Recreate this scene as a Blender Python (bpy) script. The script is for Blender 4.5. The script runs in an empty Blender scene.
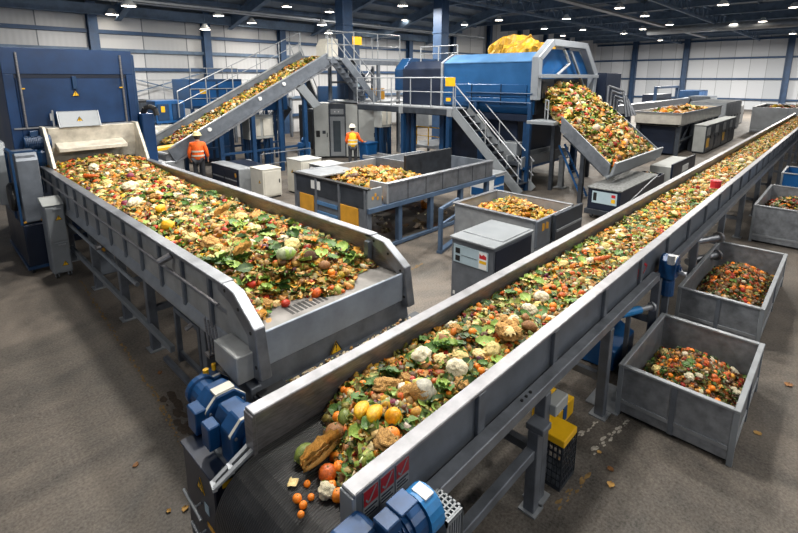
import bpy, math, random
import numpy as np
from mathutils import Vector, Matrix
R = random.Random(7)
NR = np.random.RandomState(11)
SC = bpy.context.scene
COL = SC.collection
PI = math.pi

# ------------------------------------------------------------------ mesh builder
class MB:
    def __init__(s): s.v = []; s.f = []
    def add(s, vs, fs):
        o = len(s.v); s.v += [tuple(p) for p in vs]; s.f += [tuple(i + o for i in f) for f in fs]; return s
    def box(s, x0, x1, y0, y1, z0, z1):
        return s.add([(x0,y0,z0),(x1,y0,z0),(x1,y1,z0),(x0,y1,z0),(x0,y0,z1),(x1,y0,z1),(x1,y1,z1),(x0,y1,z1)],
                     [(3,2,1,0),(4,5,6,7),(0,1,5,4),(1,2,6,5),(2,3,7,6),(3,0,4,7)])
    def bar(s, p, q, w, h, up=(0,0,1)):
        p = Vector(p); q = Vector(q); d = (q - p).normalized(); u = Vector(up)
        if abs(d.dot(u)) > .95: u = Vector((1,0,0))
        a = d.cross(u).normalized() * w / 2; b = a.cross(d).normalized() * h / 2
        vs = [p-a-b, p+a-b, p+a+b, p-a+b, q-a-b, q+a-b, q+a+b, q-a+b]
        return s.add(vs, [(0,1,2,3),(7,6,5,4),(4,5,1,0),(5,6,2,1),(6,7,3,2),(7,4,0,3)])
    def tube(s, p, q, r, n=8, r2=None):
        p = Vector(p); q = Vector(q); d = (q - p).normalized()
        u = Vector((0,0,1)) if abs(d.z) < .95 else Vector((1,0,0))
        a = d.cross(u).normalized(); b = d.cross(a); r2 = r if r2 is None else r2
        vs = [p + (a*math.cos(t)+b*math.sin(t))*r for t in [2*PI*i/n for i in range(n)]]
        vs += [q + (a*math.cos(t)+b*math.sin(t))*r2 for t in [2*PI*i/n for i in range(n)]]
        return s.add(vs, [(i,(i+1)%n,n+(i+1)%n,n+i) for i in range(n)] + [tuple(range(n-1,-1,-1)), tuple(range(n,2*n))])
    def prism(s, pts, ax, lo, hi):
        # pts in the plane across axis ax ('x': (y,z), 'y': (x,z), 'z': (x,y))
        def P(a, b, c): return {'x':(c,a,b),'y':(a,c,b),'z':(a,b,c)}[ax]
        n = len(pts)
        return s.add([P(a,b,lo) for a,b in pts] + [P(a,b,hi) for a,b in pts],
                     [(i,(i+1)%n,n+(i+1)%n,n+i) for i in range(n)] + [tuple(range(n-1,-1,-1)), tuple(range(n,2*n))])
    def lathe(s, prof, c, ax='z', n=16):
        vs = []; m = len(prof)
        for i in range(n):
            t = 2*PI*i/n
            for r, h in prof:
                a, b = r*math.cos(t), r*math.sin(t)
                vs.append({'z':(c[0]+a,c[1]+b,c[2]+h),'x':(c[0]+h,c[1]+a,c[2]+b),'y':(c[0]+a,c[1]+h,c[2]+b)}[ax])
        fs = [(i*m+j, ((i+1)%n)*m+j, ((i+1)%n)*m+j+1, i*m+j+1) for i in range(n) for j in range(m-1)]
        return s.add(vs, fs)
    def tray(s, x0, x1, y0, y1, z0, z1, t=.03):
        # open-topped box with wall thickness
        s.box(x0,x1,y0,y1,z0,z0+t); s.box(x0,x1,y0,y0+t,z0+t,z1); s.box(x0,x1,y1-t,y1,z0+t,z1)
        s.box(x0,x0+t,y0+t,y1-t,z0+t,z1); return s.box(x1-t,x1,y0+t,y1-t,z0+t,z1)
    def path(s, pts, r, n=8):
        for a, b in zip(pts[:-1], pts[1:]): s.tube(a, b, r, n)
        return s

def mesh_of(name, mb, mat, off=(0,0,0), smooth=False):
    me = bpy.data.meshes.new(name)
    ox, oy, oz = off
    me.from_pydata([(x-ox,y-oy,z-oz) for x,y,z in mb.v], [], mb.f); me.update()
    import bmesh
    bm = bmesh.new(); bm.from_mesh(me); bmesh.ops.recalc_face_normals(bm, faces=bm.faces); bm.to_mesh(me); bm.free()
    if mat: me.materials.append(mat)
    if smooth:
        me.polygons.foreach_set('use_smooth', [True]*len(me.polygons))
    return me
ROOT = {}
def _bev(o, bevel):
    if bevel:
        m = o.modifiers.new('edge', 'BEVEL'); m.width = bevel; m.segments = 1; m.limit_method = 'ANGLE'; m.angle_limit = math.radians(40)
def tag(o, label, cat, group=None):
    o['label'] = label; o['category'] = cat
    if group: o['group'] = group
    return o
def T(name, label, cat, loc, group=None):
    o = bpy.data.objects.new(name, None); COL.objects.link(o); o.location = loc; o.empty_display_size = .1
    ROOT[o] = Vector(loc); return tag(o, label, cat, group)
def pt(par, name, mb, mat, bevel=0, smooth=False, label=None):
    off = ROOT[par]; o = bpy.data.objects.new(name, mesh_of(name, mb, mat, off, smooth)); COL.objects.link(o)
    o.parent = par; ROOT[o] = off; _bev(o, bevel)
    if label: o['label'] = label
    return o
def one(name, mb, mat, label, cat, group=None, bevel=0, smooth=False):
    xs = np.array(mb.v); off = ((xs[:,0].min()+xs[:,0].max())/2, (xs[:,1].min()+xs[:,1].max())/2, xs[:,2].min())
    o = bpy.data.objects.new(name, mesh_of(name, mb, mat, off, smooth)); COL.objects.link(o); o.location = off
    ROOT[o] = Vector(off); _bev(o, bevel); return tag(o, label, cat, group)
def struct(name, mb, mat, bevel=0):
    o = bpy.data.objects.new(name, mesh_of(name, mb, mat)); COL.objects.link(o); o['kind'] = 'structure'; _bev(o, bevel); ROOT[o] = Vector((0,0,0)); return o
def dup(root, d, label, group=None, name=None):
    r = root.copy(); COL.objects.link(r); r.location = Vector(root.location) + Vector(d); r['label'] = label
    if group: r['group'] = group
    def rec(a, b):
        for ch in list(a.children):
            c = ch.copy(); COL.objects.link(c); c.parent = b; rec(ch, c)
    rec(root, r); return r

# ------------------------------------------------------------------ materials
def lin(h):
    h = h.lstrip('#'); c = [int(h[i:i+2],16)/255 for i in (0,2,4)]
    return tuple(x/12.92 if x <= .04045 else ((x+.055)/1.055)**2.4 for x in c) + (1,)
def mat(name, hexc, rough=.5, metal=0., var=.12, scale=4., bump=0., rvar=.1, spec=.5, hex2=None, stretch=None):
    m = bpy.data.materials.new(name); m.use_nodes = True; nt = m.node_tree; b = nt.nodes['Principled BSDF']
    tc = nt.nodes.new('ShaderNodeTexCoord'); n = nt.nodes.new('ShaderNodeTexNoise'); n.inputs['Scale'].default_value = scale
    n.inputs['Detail'].default_value = 6; n.inputs['Roughness'].default_value = .6
    if stretch:
        mp = nt.nodes.new('ShaderNodeMapping'); mp.inputs['Scale'].default_value = stretch
        nt.links.new(tc.outputs['Object'], mp.inputs[0]); nt.links.new(mp.outputs[0], n.inputs[0])
    else: nt.links.new(tc.outputs['Object'], n.inputs[0])
    r = nt.nodes.new('ShaderNodeValToRGB'); c = lin(hexc); d = lin(hex2) if hex2 else tuple(x*(1-2.2*var) for x in c[:3])+(1,)
    e = c if hex2 else tuple(min(1,x*(1+var)) for x in c[:3])+(1,)
    r.color_ramp.elements[0].position = .3; r.color_ramp.elements[1].position = .65
    r.color_ramp.elements[0].color = d; r.color_ramp.elements[1].color = e
    nt.links.new(n.outputs[0], r.inputs[0]); nt.links.new(r.outputs[0], b.inputs['Base Color'])
    mr = nt.nodes.new('ShaderNodeMapRange'); mr.inputs[3].default_value = max(0,rough-rvar); mr.inputs[4].default_value = min(1,rough+rvar)
    nt.links.new(n.outputs[0], mr.inputs[0]); nt.links.new(mr.outputs[0], b.inputs['Roughness'])
    b.inputs['Metallic'].default_value = metal; b.inputs['Specular IOR Level'].default_value = spec
    if bump:
        bp = nt.nodes.new('ShaderNodeBump'); bp.inputs['Strength'].default_value = bump; bp.inputs['Distance'].default_value = .02
        nt.links.new(n.outputs[0], bp.inputs['Height']); nt.links.new(bp.outputs[0], b.inputs['Normal'])
    return m
def emit(name, hexc, s):
    m = bpy.data.materials.new(name); m.use_nodes = True; b = m.node_tree.nodes['Principled BSDF']
    b.inputs['Base Color'].default_value = lin(hexc); b.inputs['Emission Color'].default_value = lin(hexc); b.inputs['Emission Strength'].default_value = s
    return m
STEEL = mat('brushed_steel', '#8d8c8f', .34, .75, .16, 9, stretch=(1,1,7))
RIM = mat('rim_steel', '#8a8b90', .45, .6, .12, 6)
PANEL = mat('pale_panel_steel', '#a3a6a8', .45, .35, .1, 5)
LIP = mat('lip_steel', '#939dab', .42, .35, .1, 3)
HOODM = mat('hood_steel', '#c9c4b8', .5, .25, .14, 5)
RAILM = mat('rail_steel', '#7d828a', .42, .45, .14, 6)
STEELD = mat('dull_steel', '#8d9198', .42, .8, .14, 5)
GALV = mat('galvanised_steel', '#9ca1a7', .48, .55, .08, 5)
PLATE = mat('worn_floor_plate', '#7a7876', .5, .4, .18, 6)
DRUM = mat('drum_blue', '#1d5488', .36, .1, .08, 1.5)
DRUMP = mat('drum_panel_blue', '#164a7c', .36, .1, .08, 1.5)
HOODG = mat('hood_grey', '#8b929b', .45, .3, .06, 2)
GREY = mat('grey_painted_steel', '#686f79', .42, .35, .12, 4)
GREYD = mat('dark_grey_steel', '#3c424b', .4, .4, .14, 4)
FRAME = mat('frame_grey_steel', '#6c727b', .45, .4, .14, 5)
LGREY = mat('light_grey_cabinet', '#a4a8a8', .45, .1, .07, 2)
MGREY = mat('mid_grey_cabinet', '#7f858b', .45, .15, .08, 2)
BEIGE = mat('off_white_cabinet', '#c3c1b8', .5, 0, .07, 2)
BLUE = mat('blue_paint', '#0f355a', .4, .05, .12, 2)
BLUEM = mat('machine_blue_paint', '#08305a', .40, .05, .2, 1.2)
BLUEB = mat('bright_blue_paint', '#14518a', .35, .05, .1, 2)
GBLUE = mat('grey_blue_steel', '#4a5f7a', .45, .2, .1, 3)
BLUEL = mat('light_blue_paint', '#48739f', .4, .05, .1, 2)
MOTOR = mat('motor_blue_paint', '#10406f', .36, .1, .2, 6)
NAVY = mat('navy_paint', '#141f33', .38, .15, .12, 2)
STRUCTB = mat('structural_blue_steel', '#2f4a6c', .5, .1, .12, 2)
ROOFB = mat('roof_steel', '#62768e', .6, .1, .15, 2)
BLACK = mat('black_rubber', '#17181a', .5, 0, .2, 8)
DARK = mat('dark_machinery', '#22262c', .5, .3, .3, 5)
YEL = mat('yellow_paint', '#e2b010', .45, 0, .08, 4)
ORANGEP = mat('amber_panel', '#c8912a', .45, 0, .1, 4)
RED = mat('red_paint', '#b3202a', .45, 0, .1, 5)
WHITE = mat('white_paint', '#d8dadb', .5, 0, .05, 3)
TEAL = mat('teal_paint', '#2a7fc0', .4, 0, .15, 5)
PALEB = mat('pale_blue_label', '#9fb4c0', .5, 0, .05, 3)
CONC = mat('spilled_crust', '#a39a86', .9, 0, .25, 30, bump=.6)
TARP = mat('yellow_tarpaulin', '#d2a01c', .55, 0, .25, 5, bump=1., hex2='#7d5a0e')
GLASS = mat('dark_glass', '#39434c', .12, .1, .1, 2)

def floor_mat():
    m = bpy.data.materials.new('worn_concrete'); m.use_nodes = True; nt = m.node_tree; b = nt.nodes['Principled BSDF']
    tc = nt.nodes.new('ShaderNodeTexCoord'); L = nt.links.new
    def noise(sc, det=8, rough=.6, dist=0):
        n = nt.nodes.new('ShaderNodeTexNoise'); n.inputs['Scale'].default_value = sc; n.inputs['Detail'].default_value = det
        n.inputs['Roughness'].default_value = rough; n.inputs['Distortion'].default_value = dist; L(tc.outputs['Object'], n.inputs[0]); return n
    def ramp(src, p0, c0, p1, c1):
        r = nt.nodes.new('ShaderNodeValToRGB'); e = r.color_ramp.elements
        e[0].position, e[1].position = p0, p1; e[0].color, e[1].color = c0, c1; L(src, r.inputs[0]); return r
    def mix(f, a, bb, mode='MIX'):
        x = nt.nodes.new('ShaderNodeMix'); x.data_type = 'RGBA'; x.blend_type = mode
        if hasattr(f, 'links'): L(f, x.inputs[0])
        else: x.inputs[0].default_value = f
        L(a, x.inputs[6]); L(bb, x.inputs[7]); return x.outputs[2]
    big = noise(.5, 7, .62, 1.2); mid = noise(3.2, 10, .68); fine = noise(38, 4, .7); spots = noise(9, 6, .75, .4)
    base = ramp(big.outputs[0], .42, lin('#25211d'), .60, lin('#645b52'))
    m1 = mix(.36, base.outputs[0], ramp(mid.outputs[0], .36, lin('#1e1b18'), .66, lin('#695f56')).outputs[0])
    m2 = mix(.16, m1, ramp(fine.outputs[0], .3, (.02,.02,.02,1), .7, (.6,.57,.53,1)).outputs[0])
    sp = ramp(spots.outputs[0], .66, (0,0,0,1), .72, (1,1,1,1))
    dk = nt.nodes.new('ShaderNodeRGB'); dk.outputs[0].default_value = lin('#2d2721')
    mm = nt.nodes.new('ShaderNodeMath'); mm.operation = 'MULTIPLY'; mm.inputs[1].default_value = .5; L(sp.outputs[0], mm.inputs[0])
    m3 = mix(mm.outputs[0], m2, dk.outputs[0]); L(m3, b.inputs['Base Color'])
    rr = ramp(mid.outputs[0], .3, (.42,)*3+(1,), .7, (.75,)*3+(1,)); L(rr.outputs[0], b.inputs['Roughness'])
    bp = nt.nodes.new('ShaderNodeBump'); bp.inputs['Strength'].default_value = .15; bp.inputs['Distance'].default_value = .01
    L(fine.outputs[0], bp.inputs['Height']); L(bp.outputs[0], b.inputs['Normal']); b.inputs['Specular IOR Level'].default_value = .35
    return m
def clad_mat(axis, c1='#bdbfc2', c2='#a2a5a9', seam='#70757b', pitch=1.0):
    # insulated sheet cladding: vertical seams plus fine ribs along the given axis
    m = bpy.data.materials.new('wall_cladding'); m.use_nodes = True; nt = m.node_tree; b = nt.nodes['Principled BSDF']; L = nt.links.new
    tc = nt.nodes.new('ShaderNodeTexCoord'); sp = nt.nodes.new('ShaderNodeSeparateXYZ'); L(tc.outputs['Object'], sp.inputs[0])
    def math_(op, a, v): 
        n = nt.nodes.new('ShaderNodeMath'); n.operation = op; L(a, n.inputs[0]); n.inputs[1].default_value = v; return n.outputs[0]
    u = sp.outputs[axis]
    fr = math_('FRACT', math_('MULTIPLY', u, 1/pitch), 0); se = math_('LESS_THAN', fr, .025)
    fl = math_('FLOOR', math_('MULTIPLY', u, 1/pitch), 0)
    wn = nt.nodes.new('ShaderNodeTexWhiteNoise'); wn.noise_dimensions = '1D'; L(fl, wn.inputs['W'])
    r = nt.nodes.new('ShaderNodeValToRGB'); r.color_ramp.elements[0].color = lin(c2); r.color_ramp.elements[1].color = lin(c1); L(wn.outputs[0], r.inputs[0])
    x = nt.nodes.new('ShaderNodeMix'); x.data_type = 'RGBA'; L(se, x.inputs[0]); L(r.outputs[0], x.inputs[6]); x.inputs[7].default_value = lin(seam)
    L(x.outputs[2], b.inputs['Base Color']); b.inputs['Roughness'].default_value = .5
    w = math_('SINE', math_('MULTIPLY', u, 2*PI*4), 0); bp = nt.nodes.new('ShaderNodeBump'); bp.inputs['Strength'].default_value = .12; bp.inputs['Distance'].default_value = .02
    L(w, bp.inputs['Height']); L(bp.outputs[0], b.inputs['Normal']); return m
def belt_mat():
    m = mat('ribbed_belt_rubber', '#1d1e20', .45, 0, .25, 5); nt = m.node_tree; b = nt.nodes['Principled BSDF']; L = nt.links.new
    tc = nt.nodes.new('ShaderNodeTexCoord'); v = nt.nodes.new('ShaderNodeTexWave'); v.bands_direction = 'Y'; v.inputs['Scale'].default_value = 17
    L(tc.outputs['Object'], v.inputs[0]); bp = nt.nodes.new('ShaderNodeBump'); bp.inputs['Strength'].default_value = .8; bp.inputs['Distance'].default_value = .006
    L(v.outputs[0], bp.inputs['Height']); L(bp.outputs[0], b.inputs['Normal']); return m
def scrap_mat():
    m = bpy.data.materials.new('food_scraps'); m.use_nodes = True; nt = m.node_tree; b = nt.nodes['Principled BSDF']; L = nt.links.new
    a = nt.nodes.new('ShaderNodeAttribute'); a.attribute_name = 'col'; tc = nt.nodes.new('ShaderNodeTexCoord')
    n = nt.nodes.new('ShaderNodeTexNoise'); n.inputs['Scale'].default_value = 45; n.inputs['Detail'].default_value = 4; L(tc.outputs['Object'], n.inputs[0])
    r = nt.nodes.new('ShaderNodeValToRGB'); r.color_ramp.elements[0].position = .3; r.color_ramp.elements[1].position = .7
    r.color_ramp.elements[0].color = (.55,.5,.45,1); r.color_ramp.elements[1].color = (1.15,1.12,1.1,1); L(n.outputs[0], r.inputs[0])
    x = nt.nodes.new('ShaderNodeMix'); x.data_type = 'RGBA'; x.blend_type = 'MULTIPLY'; x.inputs[0].default_value = 1
    L(a.outputs['Color'], x.inputs[6]); L(r.outputs[0], x.inputs[7]); L(x.outputs[2], b.inputs['Base Color'])
    b.inputs['Roughness'].default_value = .48; b.inputs['Specular IOR Level'].default_value = .4
    bp = nt.nodes.new('ShaderNodeBump'); bp.inputs['Strength'].default_value = .5; bp.inputs['Distance'].default_value = .01; L(n.outputs[0], bp.inputs['Height']); L(bp.outputs[0], b.inputs['Normal'])
    return m
FLOOR = floor_mat(); CLADX = clad_mat(0, '#cbccce', '#b6b8bb', '#6d7278', 2.3); CLADY = clad_mat(1, '#ced2d8', '#b4b9c0', '#767c84', 1.6); BELT = belt_mat(); SCRAP = scrap_mat()

# ------------------------------------------------------------------ the hall
HX0, HX1, HY0, HY1 = -9, 70, -9, 28
struct('floor', MB().box(HX0, HX1+.3, HY0, HY1+.3, -.2, 0), FLOOR)
struct('wall_left', MB().box(HX0, HX1, HY1, HY1+.25, 0, 9.4), CLADX)
struct('wall_back', MB().box(HX1, HX1+.25, HY0, HY1+.25, 0, 9.4), CLADY)
AX = 35
def roofz(y, x=0): return 9.2 if y < 20.5 or x > AX else 9.2 - (y-20.5)/7.5*1.9
rf = MB(); rf.prism([(HY0,9.2),(20.5,9.2),(HY1,7.3),(HY1,7.5),(20.5,9.4),(HY0,9.4)], 'x', HX0, AX); rf.prism([(HY0,9.2),(HY1,9.2),(HY1,9.4),(HY0,9.4)], 'x', AX, HX1); rf.prism([(20.5,9.2),(HY1,9.2),(HY1,7.3)], 'x', AX, AX+.1)
struct('ceiling', rf, mat('roof_deck', '#747e89', .6, .1, .15, 1))
for i, z in enumerate((1.2, 2.4, 4.15, 5.1, 6.0)):
    struct('trim_%d' % (i+1), MB().box(HX0, HX1, HY1-.22, HY1-.001, z-.09, z+.09), STRUCTB if z not in (2.4,5.1) else ROOFB)
for i, z in enumerate((1.2, 3.6, 6.05, 8.2)):
    struct('trim_%d' % (i+6), MB().box(HX1-.22, HX1-.001, HY0, HY1-.25, z-.11, z+.11), STRUCTB)
struct('trim_10', MB().box(HX0, AX, HY1-.7, HY1-.3, 6.75, 7.25), ROOFB)
def ibeam(mb, p, q, w, h, t=.03):
    p = Vector(p); q = Vector(q); u = Vector((0,0,1)); d = (q-p).normalized()
    n = d.cross(u).cross(d).normalized() if abs(d.z) < .9 else Vector((0,0,1))
    mb.bar(p, q, t, h); mb.bar(p+n*(h/2), q+n*(h/2), w, t); return mb.bar(p-n*(h/2), q-n*(h/2), w, t)
def icol(x, y, s, h, mt, name='steel_column', along='y'):
    m = MB(); t = .05
    m.box(x-s/2, x+s/2, y-s/2, y-s/2+t, 0, h); m.box(x-s/2, x+s/2, y+s/2-t, y+s/2, 0, h); m.box(x-t, x+t, y-s/2+t, y+s/2-t, 0, h)
    m.box(x-s*.7, x+s*.7, y-s*.7, y+s*.7, 0, .04)
    return struct(name, m, mt)
for x in (-1.2, 6.85, 12.55, 17.6, 24, 30, 36, 42, 48, 54, 60): icol(x, HY1-.3, .42, roofz(HY1-.3, x), STRUCTB)
for y in (22.5, 16.35, 6.05, -2): icol(HX1-.35, y, .6, 9.2, STRUCTB)
def sqcol(x, y, s):
    m = MB(); m.box(x-s/2, x+s/2, y-s/2, y+s/2, 0, 9.2); m.box(x-s*.75, x+s*.75, y-s*.75, y+s*.75, 0, .05)
    m.box(x-s*.56, x+s*.56, y-s*.56, y+s*.56, 6.2, 6.3); struct('steel_column', m, STRUCTB, .03)
sqcol(15.6, 18.85, .62); sqcol(22.0, 17.85, .66)
for x in (2, 8, 14, 20, 26, 32, 38, 44, 50, 56, 62, 68):
    m = MB(); ibeam(m, (x, HY0, 8.75), (x, 20.5, 8.75), .3, .6); ibeam(m, (x, 20.5, 8.75), (x, HY1-.3, 6.85 if x < AX else 8.75), .3, .6)
    struct('roof_beam', m, ROOFB)
for y in (1, 9, 17):
    m = MB()
    for z in (8.0, 8.9): m.box(HX0, HX1-.3, y-.07, y+.07, z-.07, z+.07)
    for i in range(52):
        x = HX0 + i*1.5; m.bar((x, y, 8.0), (x+.75, y, 8.9), .06, .06); m.bar((x+.75, y, 8.9), (x+1.5, y, 8.0), .06, .06)
    struct('roof_truss', m, ROOFB)
for y in (-6,-4,-2,0,2,4,6,8,10,12,14,16,18,20,21.5,23,24.5,26): 
    struct('roof_purlin', MB().box(HX0, HX1 if y <= 20 else AX, y-.05, y+.05, roofz(y)-.24, roofz(y)-.02), ROOFB)
# service ducts and pipes hung under the roof
one('ventilation_duct', MB().tube((46,14,7.7),(46,2,7.7),.32,14), GALV, 'long pale round duct hung under the far roof beams', 'duct', smooth=True)
for y,z,x0,x1 in ((23.2,6.9,2,34),(12.5,7.9,24,60)):
    one('cable_tray', MB().box(x0,x1,y-.25,y+.25,z,z+.03).box(x0,x1,y-.25,y-.22,z,z+.12).box(x0,x1,y+.22,y+.25,z,z+.12), GALV,
        'grey cable tray hung along the sloping roof near the side wall' if y>20 else 'grey cable tray hung beneath the flat roof over the far hall', 'cable tray')
# cross bracing on the side wall
m = MB(); m.bar((7.2,HY1-.35,2.6),(12.2,HY1-.35,4.0),.06,.06); m.bar((7.2,HY1-.35,4.0),(12.2,HY1-.35,2.6),.06,.06)
struct('wall_brace', m, ROOFB)

# lamps
LAMPE = emit('lamp_glow', '#fff3de', 28)
def lamp(x, y, z, label, s=1.0, group=None):
    t = T('high_bay_lamp', label, 'ceiling lamp', (x,y,z), group)
    pt(t, 'lamp_shade', MB().lathe([(.05,.30),(.12,.29),(.16,.20),(.30,.06),(.31,.0),(.29,.0),(.14,.19),(.05,.2)],(x,y,z),n=18), WHITE, smooth=True)
    pt(t, 'diffuser', MB().lathe([(.0,.012),(.2,.008),(.288,.02)],(x,y,z),n=18), LAMPE, smooth=True)
    pt(t, 'hanger', MB().tube((x,y,z+.29),(x,y,roofz(y,x)),.015,6), ROOFB)
    return t
LAMPS = [(7.6,27.0,6.75),(12.4,25.6,7.0),(16.1,24.6,7.75),(14.9,26.6,6.9),(11.9,26.3,6.3),(19.2,24.6,7.75),(20.4,26.3,6.65),(25,26.3,7.35),(26,24.4,7.8),
 (31.4,23.1,7.8),(31.2,25.9,7.25),(30.7,19.5,7.8),(37.5,25.8,7.3),(38.6,20,7.8),(41.8,18,7.8),(46.2,21.9,7.8),(30.5,11,7.8),(35.5,11.1,7.8),(42.6,11.4,7.8),(44.9,14.1,7.8),(45.7,7.7,7.8),(45,5.8,7.8),(37.4,3.4,7.8)]
G_L = 'high bay lamps under the roof'
for x,y,z in LAMPS: lamp(x,y,z,'added round lamp housing over an area light under the roof beams', group=G_L)

# ------------------------------------------------------------------ small shared builders
def warn(par, c, s, ax, sgn=-1, up=1.0):
    # yellow warning triangle standing proud of a face; ax = face normal axis, sgn = its side
    x, y, z = c; e = .004
    def P(a, b): return (a, b)
    tri = [(-s/2, -s*.43), (s/2, -s*.43), (0, s*.43)]
    base = {'x': (y, z), 'y': (x, z)}[ax]; k = {'x': x, 'y': y}[ax]
    lo, hi = sorted((k, k + sgn*e)); m = MB().prism([(base[0]+a, base[1]+b) for a, b in tri], ax, lo, hi)
    w = pt(par, 'warning_sign', m, YEL, label='yellow warning triangle')
    k2 = k + sgn*e; lo, hi = sorted((k2, k2 + sgn*.003)); g = MB()
    g.prism([(base[0]+a*s, base[1]+b*s) for a, b in ((-.045,.2),(-.02,-.12),(.02,-.12),(.045,.2))], ax, lo, hi)
    g.prism([(base[0]+a*s, base[1]+b*s) for a, b in ((-.035,-.27),(.035,-.27),(.035,-.19),(-.035,-.19))], ax, lo, hi)
    o2 = [(-.5,-.43),(.5,-.43),(0,.43)]; i2 = [(-.40,-.37),(.40,-.37),(0,.31)]
    for a in range(3):
        b = (a+1)%3; g.prism([(base[0]+q[0]*s, base[1]+q[1]*s) for q in (o2[a], o2[b], i2[b], i2[a])], ax, lo, hi)
    pt(w, 'symbol', g, BLACK)
def caster(par, x, y, z0=.0, r=.05):
    w = pt(par, 'caster', MB().tube((x-.018,y,z0+r),(x+.018,y,z0+r),r,12), BLACK)
    pt(w, 'caster_fork', MB().box(x-.03,x-.022,y-.03,y+.03,z0+r,z0+r*2.6).box(x+.022,x+.03,y-.03,y+.03,z0+r,z0+r*2.6).box(x-.03,x+.03,y-.04,y+.04,z0+r*2.6,z0+r*2.9), GALV)
def motor(par, c, d, L, r, name='motor', mt=MOTOR):
    # finned electric motor along unit axis d ('x' or 'y') starting at c
    x, y, z = c; m = MB()
    prof = [(.0,0),(r*.8,0),(r*.86,L*.04)]
    n = 9
    for i in range(n):
        a = L*(.08+.6*i/n); prof += [(r*.86,a),(r,a+.002),(r,a+L*.022),(r*.86,a+L*.026)]
    prof += [(r*.86,L*.72),(r*1.02,L*.73),(r*1.02,L*.98),(r*.9,L),(0,L)]
    m.lathe(prof, c, d, 18); o = pt(par, name, m, mt)
    t = MB()
    if d == 'x': t.box(x+L*.25,x+L*.55,y-r*.5,y+r*.5,z+r*.8,z+r*1.5)
    else: t.box(x-r*.5,x+r*.5,y+L*.25,y+L*.55,z+r*.8,z+r*1.5)
    pt(o, 'terminal_box', t, mt, .006)
    for k in (.15,.6):
        f = MB()
        if d == 'x': f.box(x+L*k,x+L*k+.04,y-r*.9,y+r*.9,z-r*1.15,z-r*.7)
        else: f.box(x-r*.9,x+r*.9,y+L*k,y+L*k+.04,z-r*1.15,z-r*.7)
        pt(o, 'motor_foot', f, mt)
    return o
def gearbox(par, x0, x1, y0, y1, z0, z1, mt=MOTOR):
    # chamfered cast housing with a bearing boss, bolts and a breather
    c = min(x1-x0, z1-z0)*.28; m = MB()
    m.prism([(x0,z0),(x1,z0),(x1,z1-c),(x1-c,z1),(x0+c,z1),(x0,z1-c)], 'y', y0, y1)
    o = pt(par, 'gearbox', m, mt, .008)
    xm, zm = (x0+x1)/2, (z0+z1)/2
    pt(o, 'bearing_boss', MB().tube((xm,y0-.03,zm),(xm,y0,zm),(x1-x0)*.26,16).tube((xm,y0-.05,zm),(xm,y0-.03,zm),(x1-x0)*.12,12), mt)
    b = MB()
    for a, k in ((x0+.03,z0+.03),(x1-.03,z0+.03),(x0+.03,z1-c-.02),(x1-.03,z1-c-.02)): b.tube((a,y0-.012,k),(a,y0,k),.012,6)
    pt(o, 'bolt', b, STEELD)
    pt(o, 'seam_strip', MB().prism([(x0-.004,z1-c),(x0+c,z1+.004),(x1-c,z1+.004),(x1+.004,z1-c),(x1+.004,z1-c-.015),(x1-c-.005,z1-.012),(x0+c+.005,z1-.012),(x0-.004,z1-c-.015)],'y',y0+.015,y0+.04), BEIGE, label='pale edge strip')
    return o
def unit(name, label, cat, x0, x1, y0, y1, h, mt, mt_top=None, doors=2, face='y', z0=.06, extras=(), group=None):
    # floor-standing machine cabinet: plinth, body, top, doors with handles on the named face
    t = T(name, label, cat, ((x0+x1)/2, (y0+y1)/2, 0), group)
    pt(t, 'plinth', MB().box(x0+.03,x1-.03,y0+.03,y1-.03,0,z0), BLACK)
    pt(t, 'body', MB().box(x0,x1,y0,y1,z0,h-.03), mt, .008)
    pt(t, 'top', MB().box(x0-.012,x1+.012,y0-.012,y1+.012,h-.03,h), mt_top or mt, .006)
    for i in range(doors):
        if face == 'y':
            w = (x1-x0-.06)/doors; a = x0+.03+w*i
            d = pt(t, 'door', MB().box(a+.012,a+w-.012,y0-.018,y0,z0+.05,h-.08), mt, .005)
            pt(d, 'handle', MB().box(a+w-.07,a+w-.05,y0-.045,y0-.018,h*.5,h*.5+.12), BLACK)
        else:
            w = (y1-y0-.06)/doors; a = y0+.03+w*i
            d = pt(t, 'door', MB().box(x0-.018,x0,a+.012,a+w-.012,z0+.05,h-.08), mt, .005)
            pt(d, 'handle', MB().box(x0-.045,x0-.018,a+w-.07,a+w-.05,h*.5,h*.5+.12), BLACK)
    return t
def rails(par, pts, h=1.05, mt=GALV, step=1.1, mid=True, r=.022):
    # guard rail along a polyline: each post a part, the two runs one part each
    top = MB(); md = MB(); 
    for a, b in zip(pts[:-1], pts[1:]):
        a = Vector(a); b = Vector(b); u = Vector((0,0,h))
        top.tube(a+u, b+u, r); md.tube(a+u*.52, b+u*.52, r*.75)
        n = max(1, round((b-a).length/step))
        for i in range(n+1):
            if i == n and b != Vector(pts[-1]): continue
            p = a.lerp(b, i/n); pt(par, 'guard_post', MB().tube(p, p+u, r), mt)
    pt(par, 'handrail', top, mt); 
    if mid: pt(par, 'middle_rail', md, mt)
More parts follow.
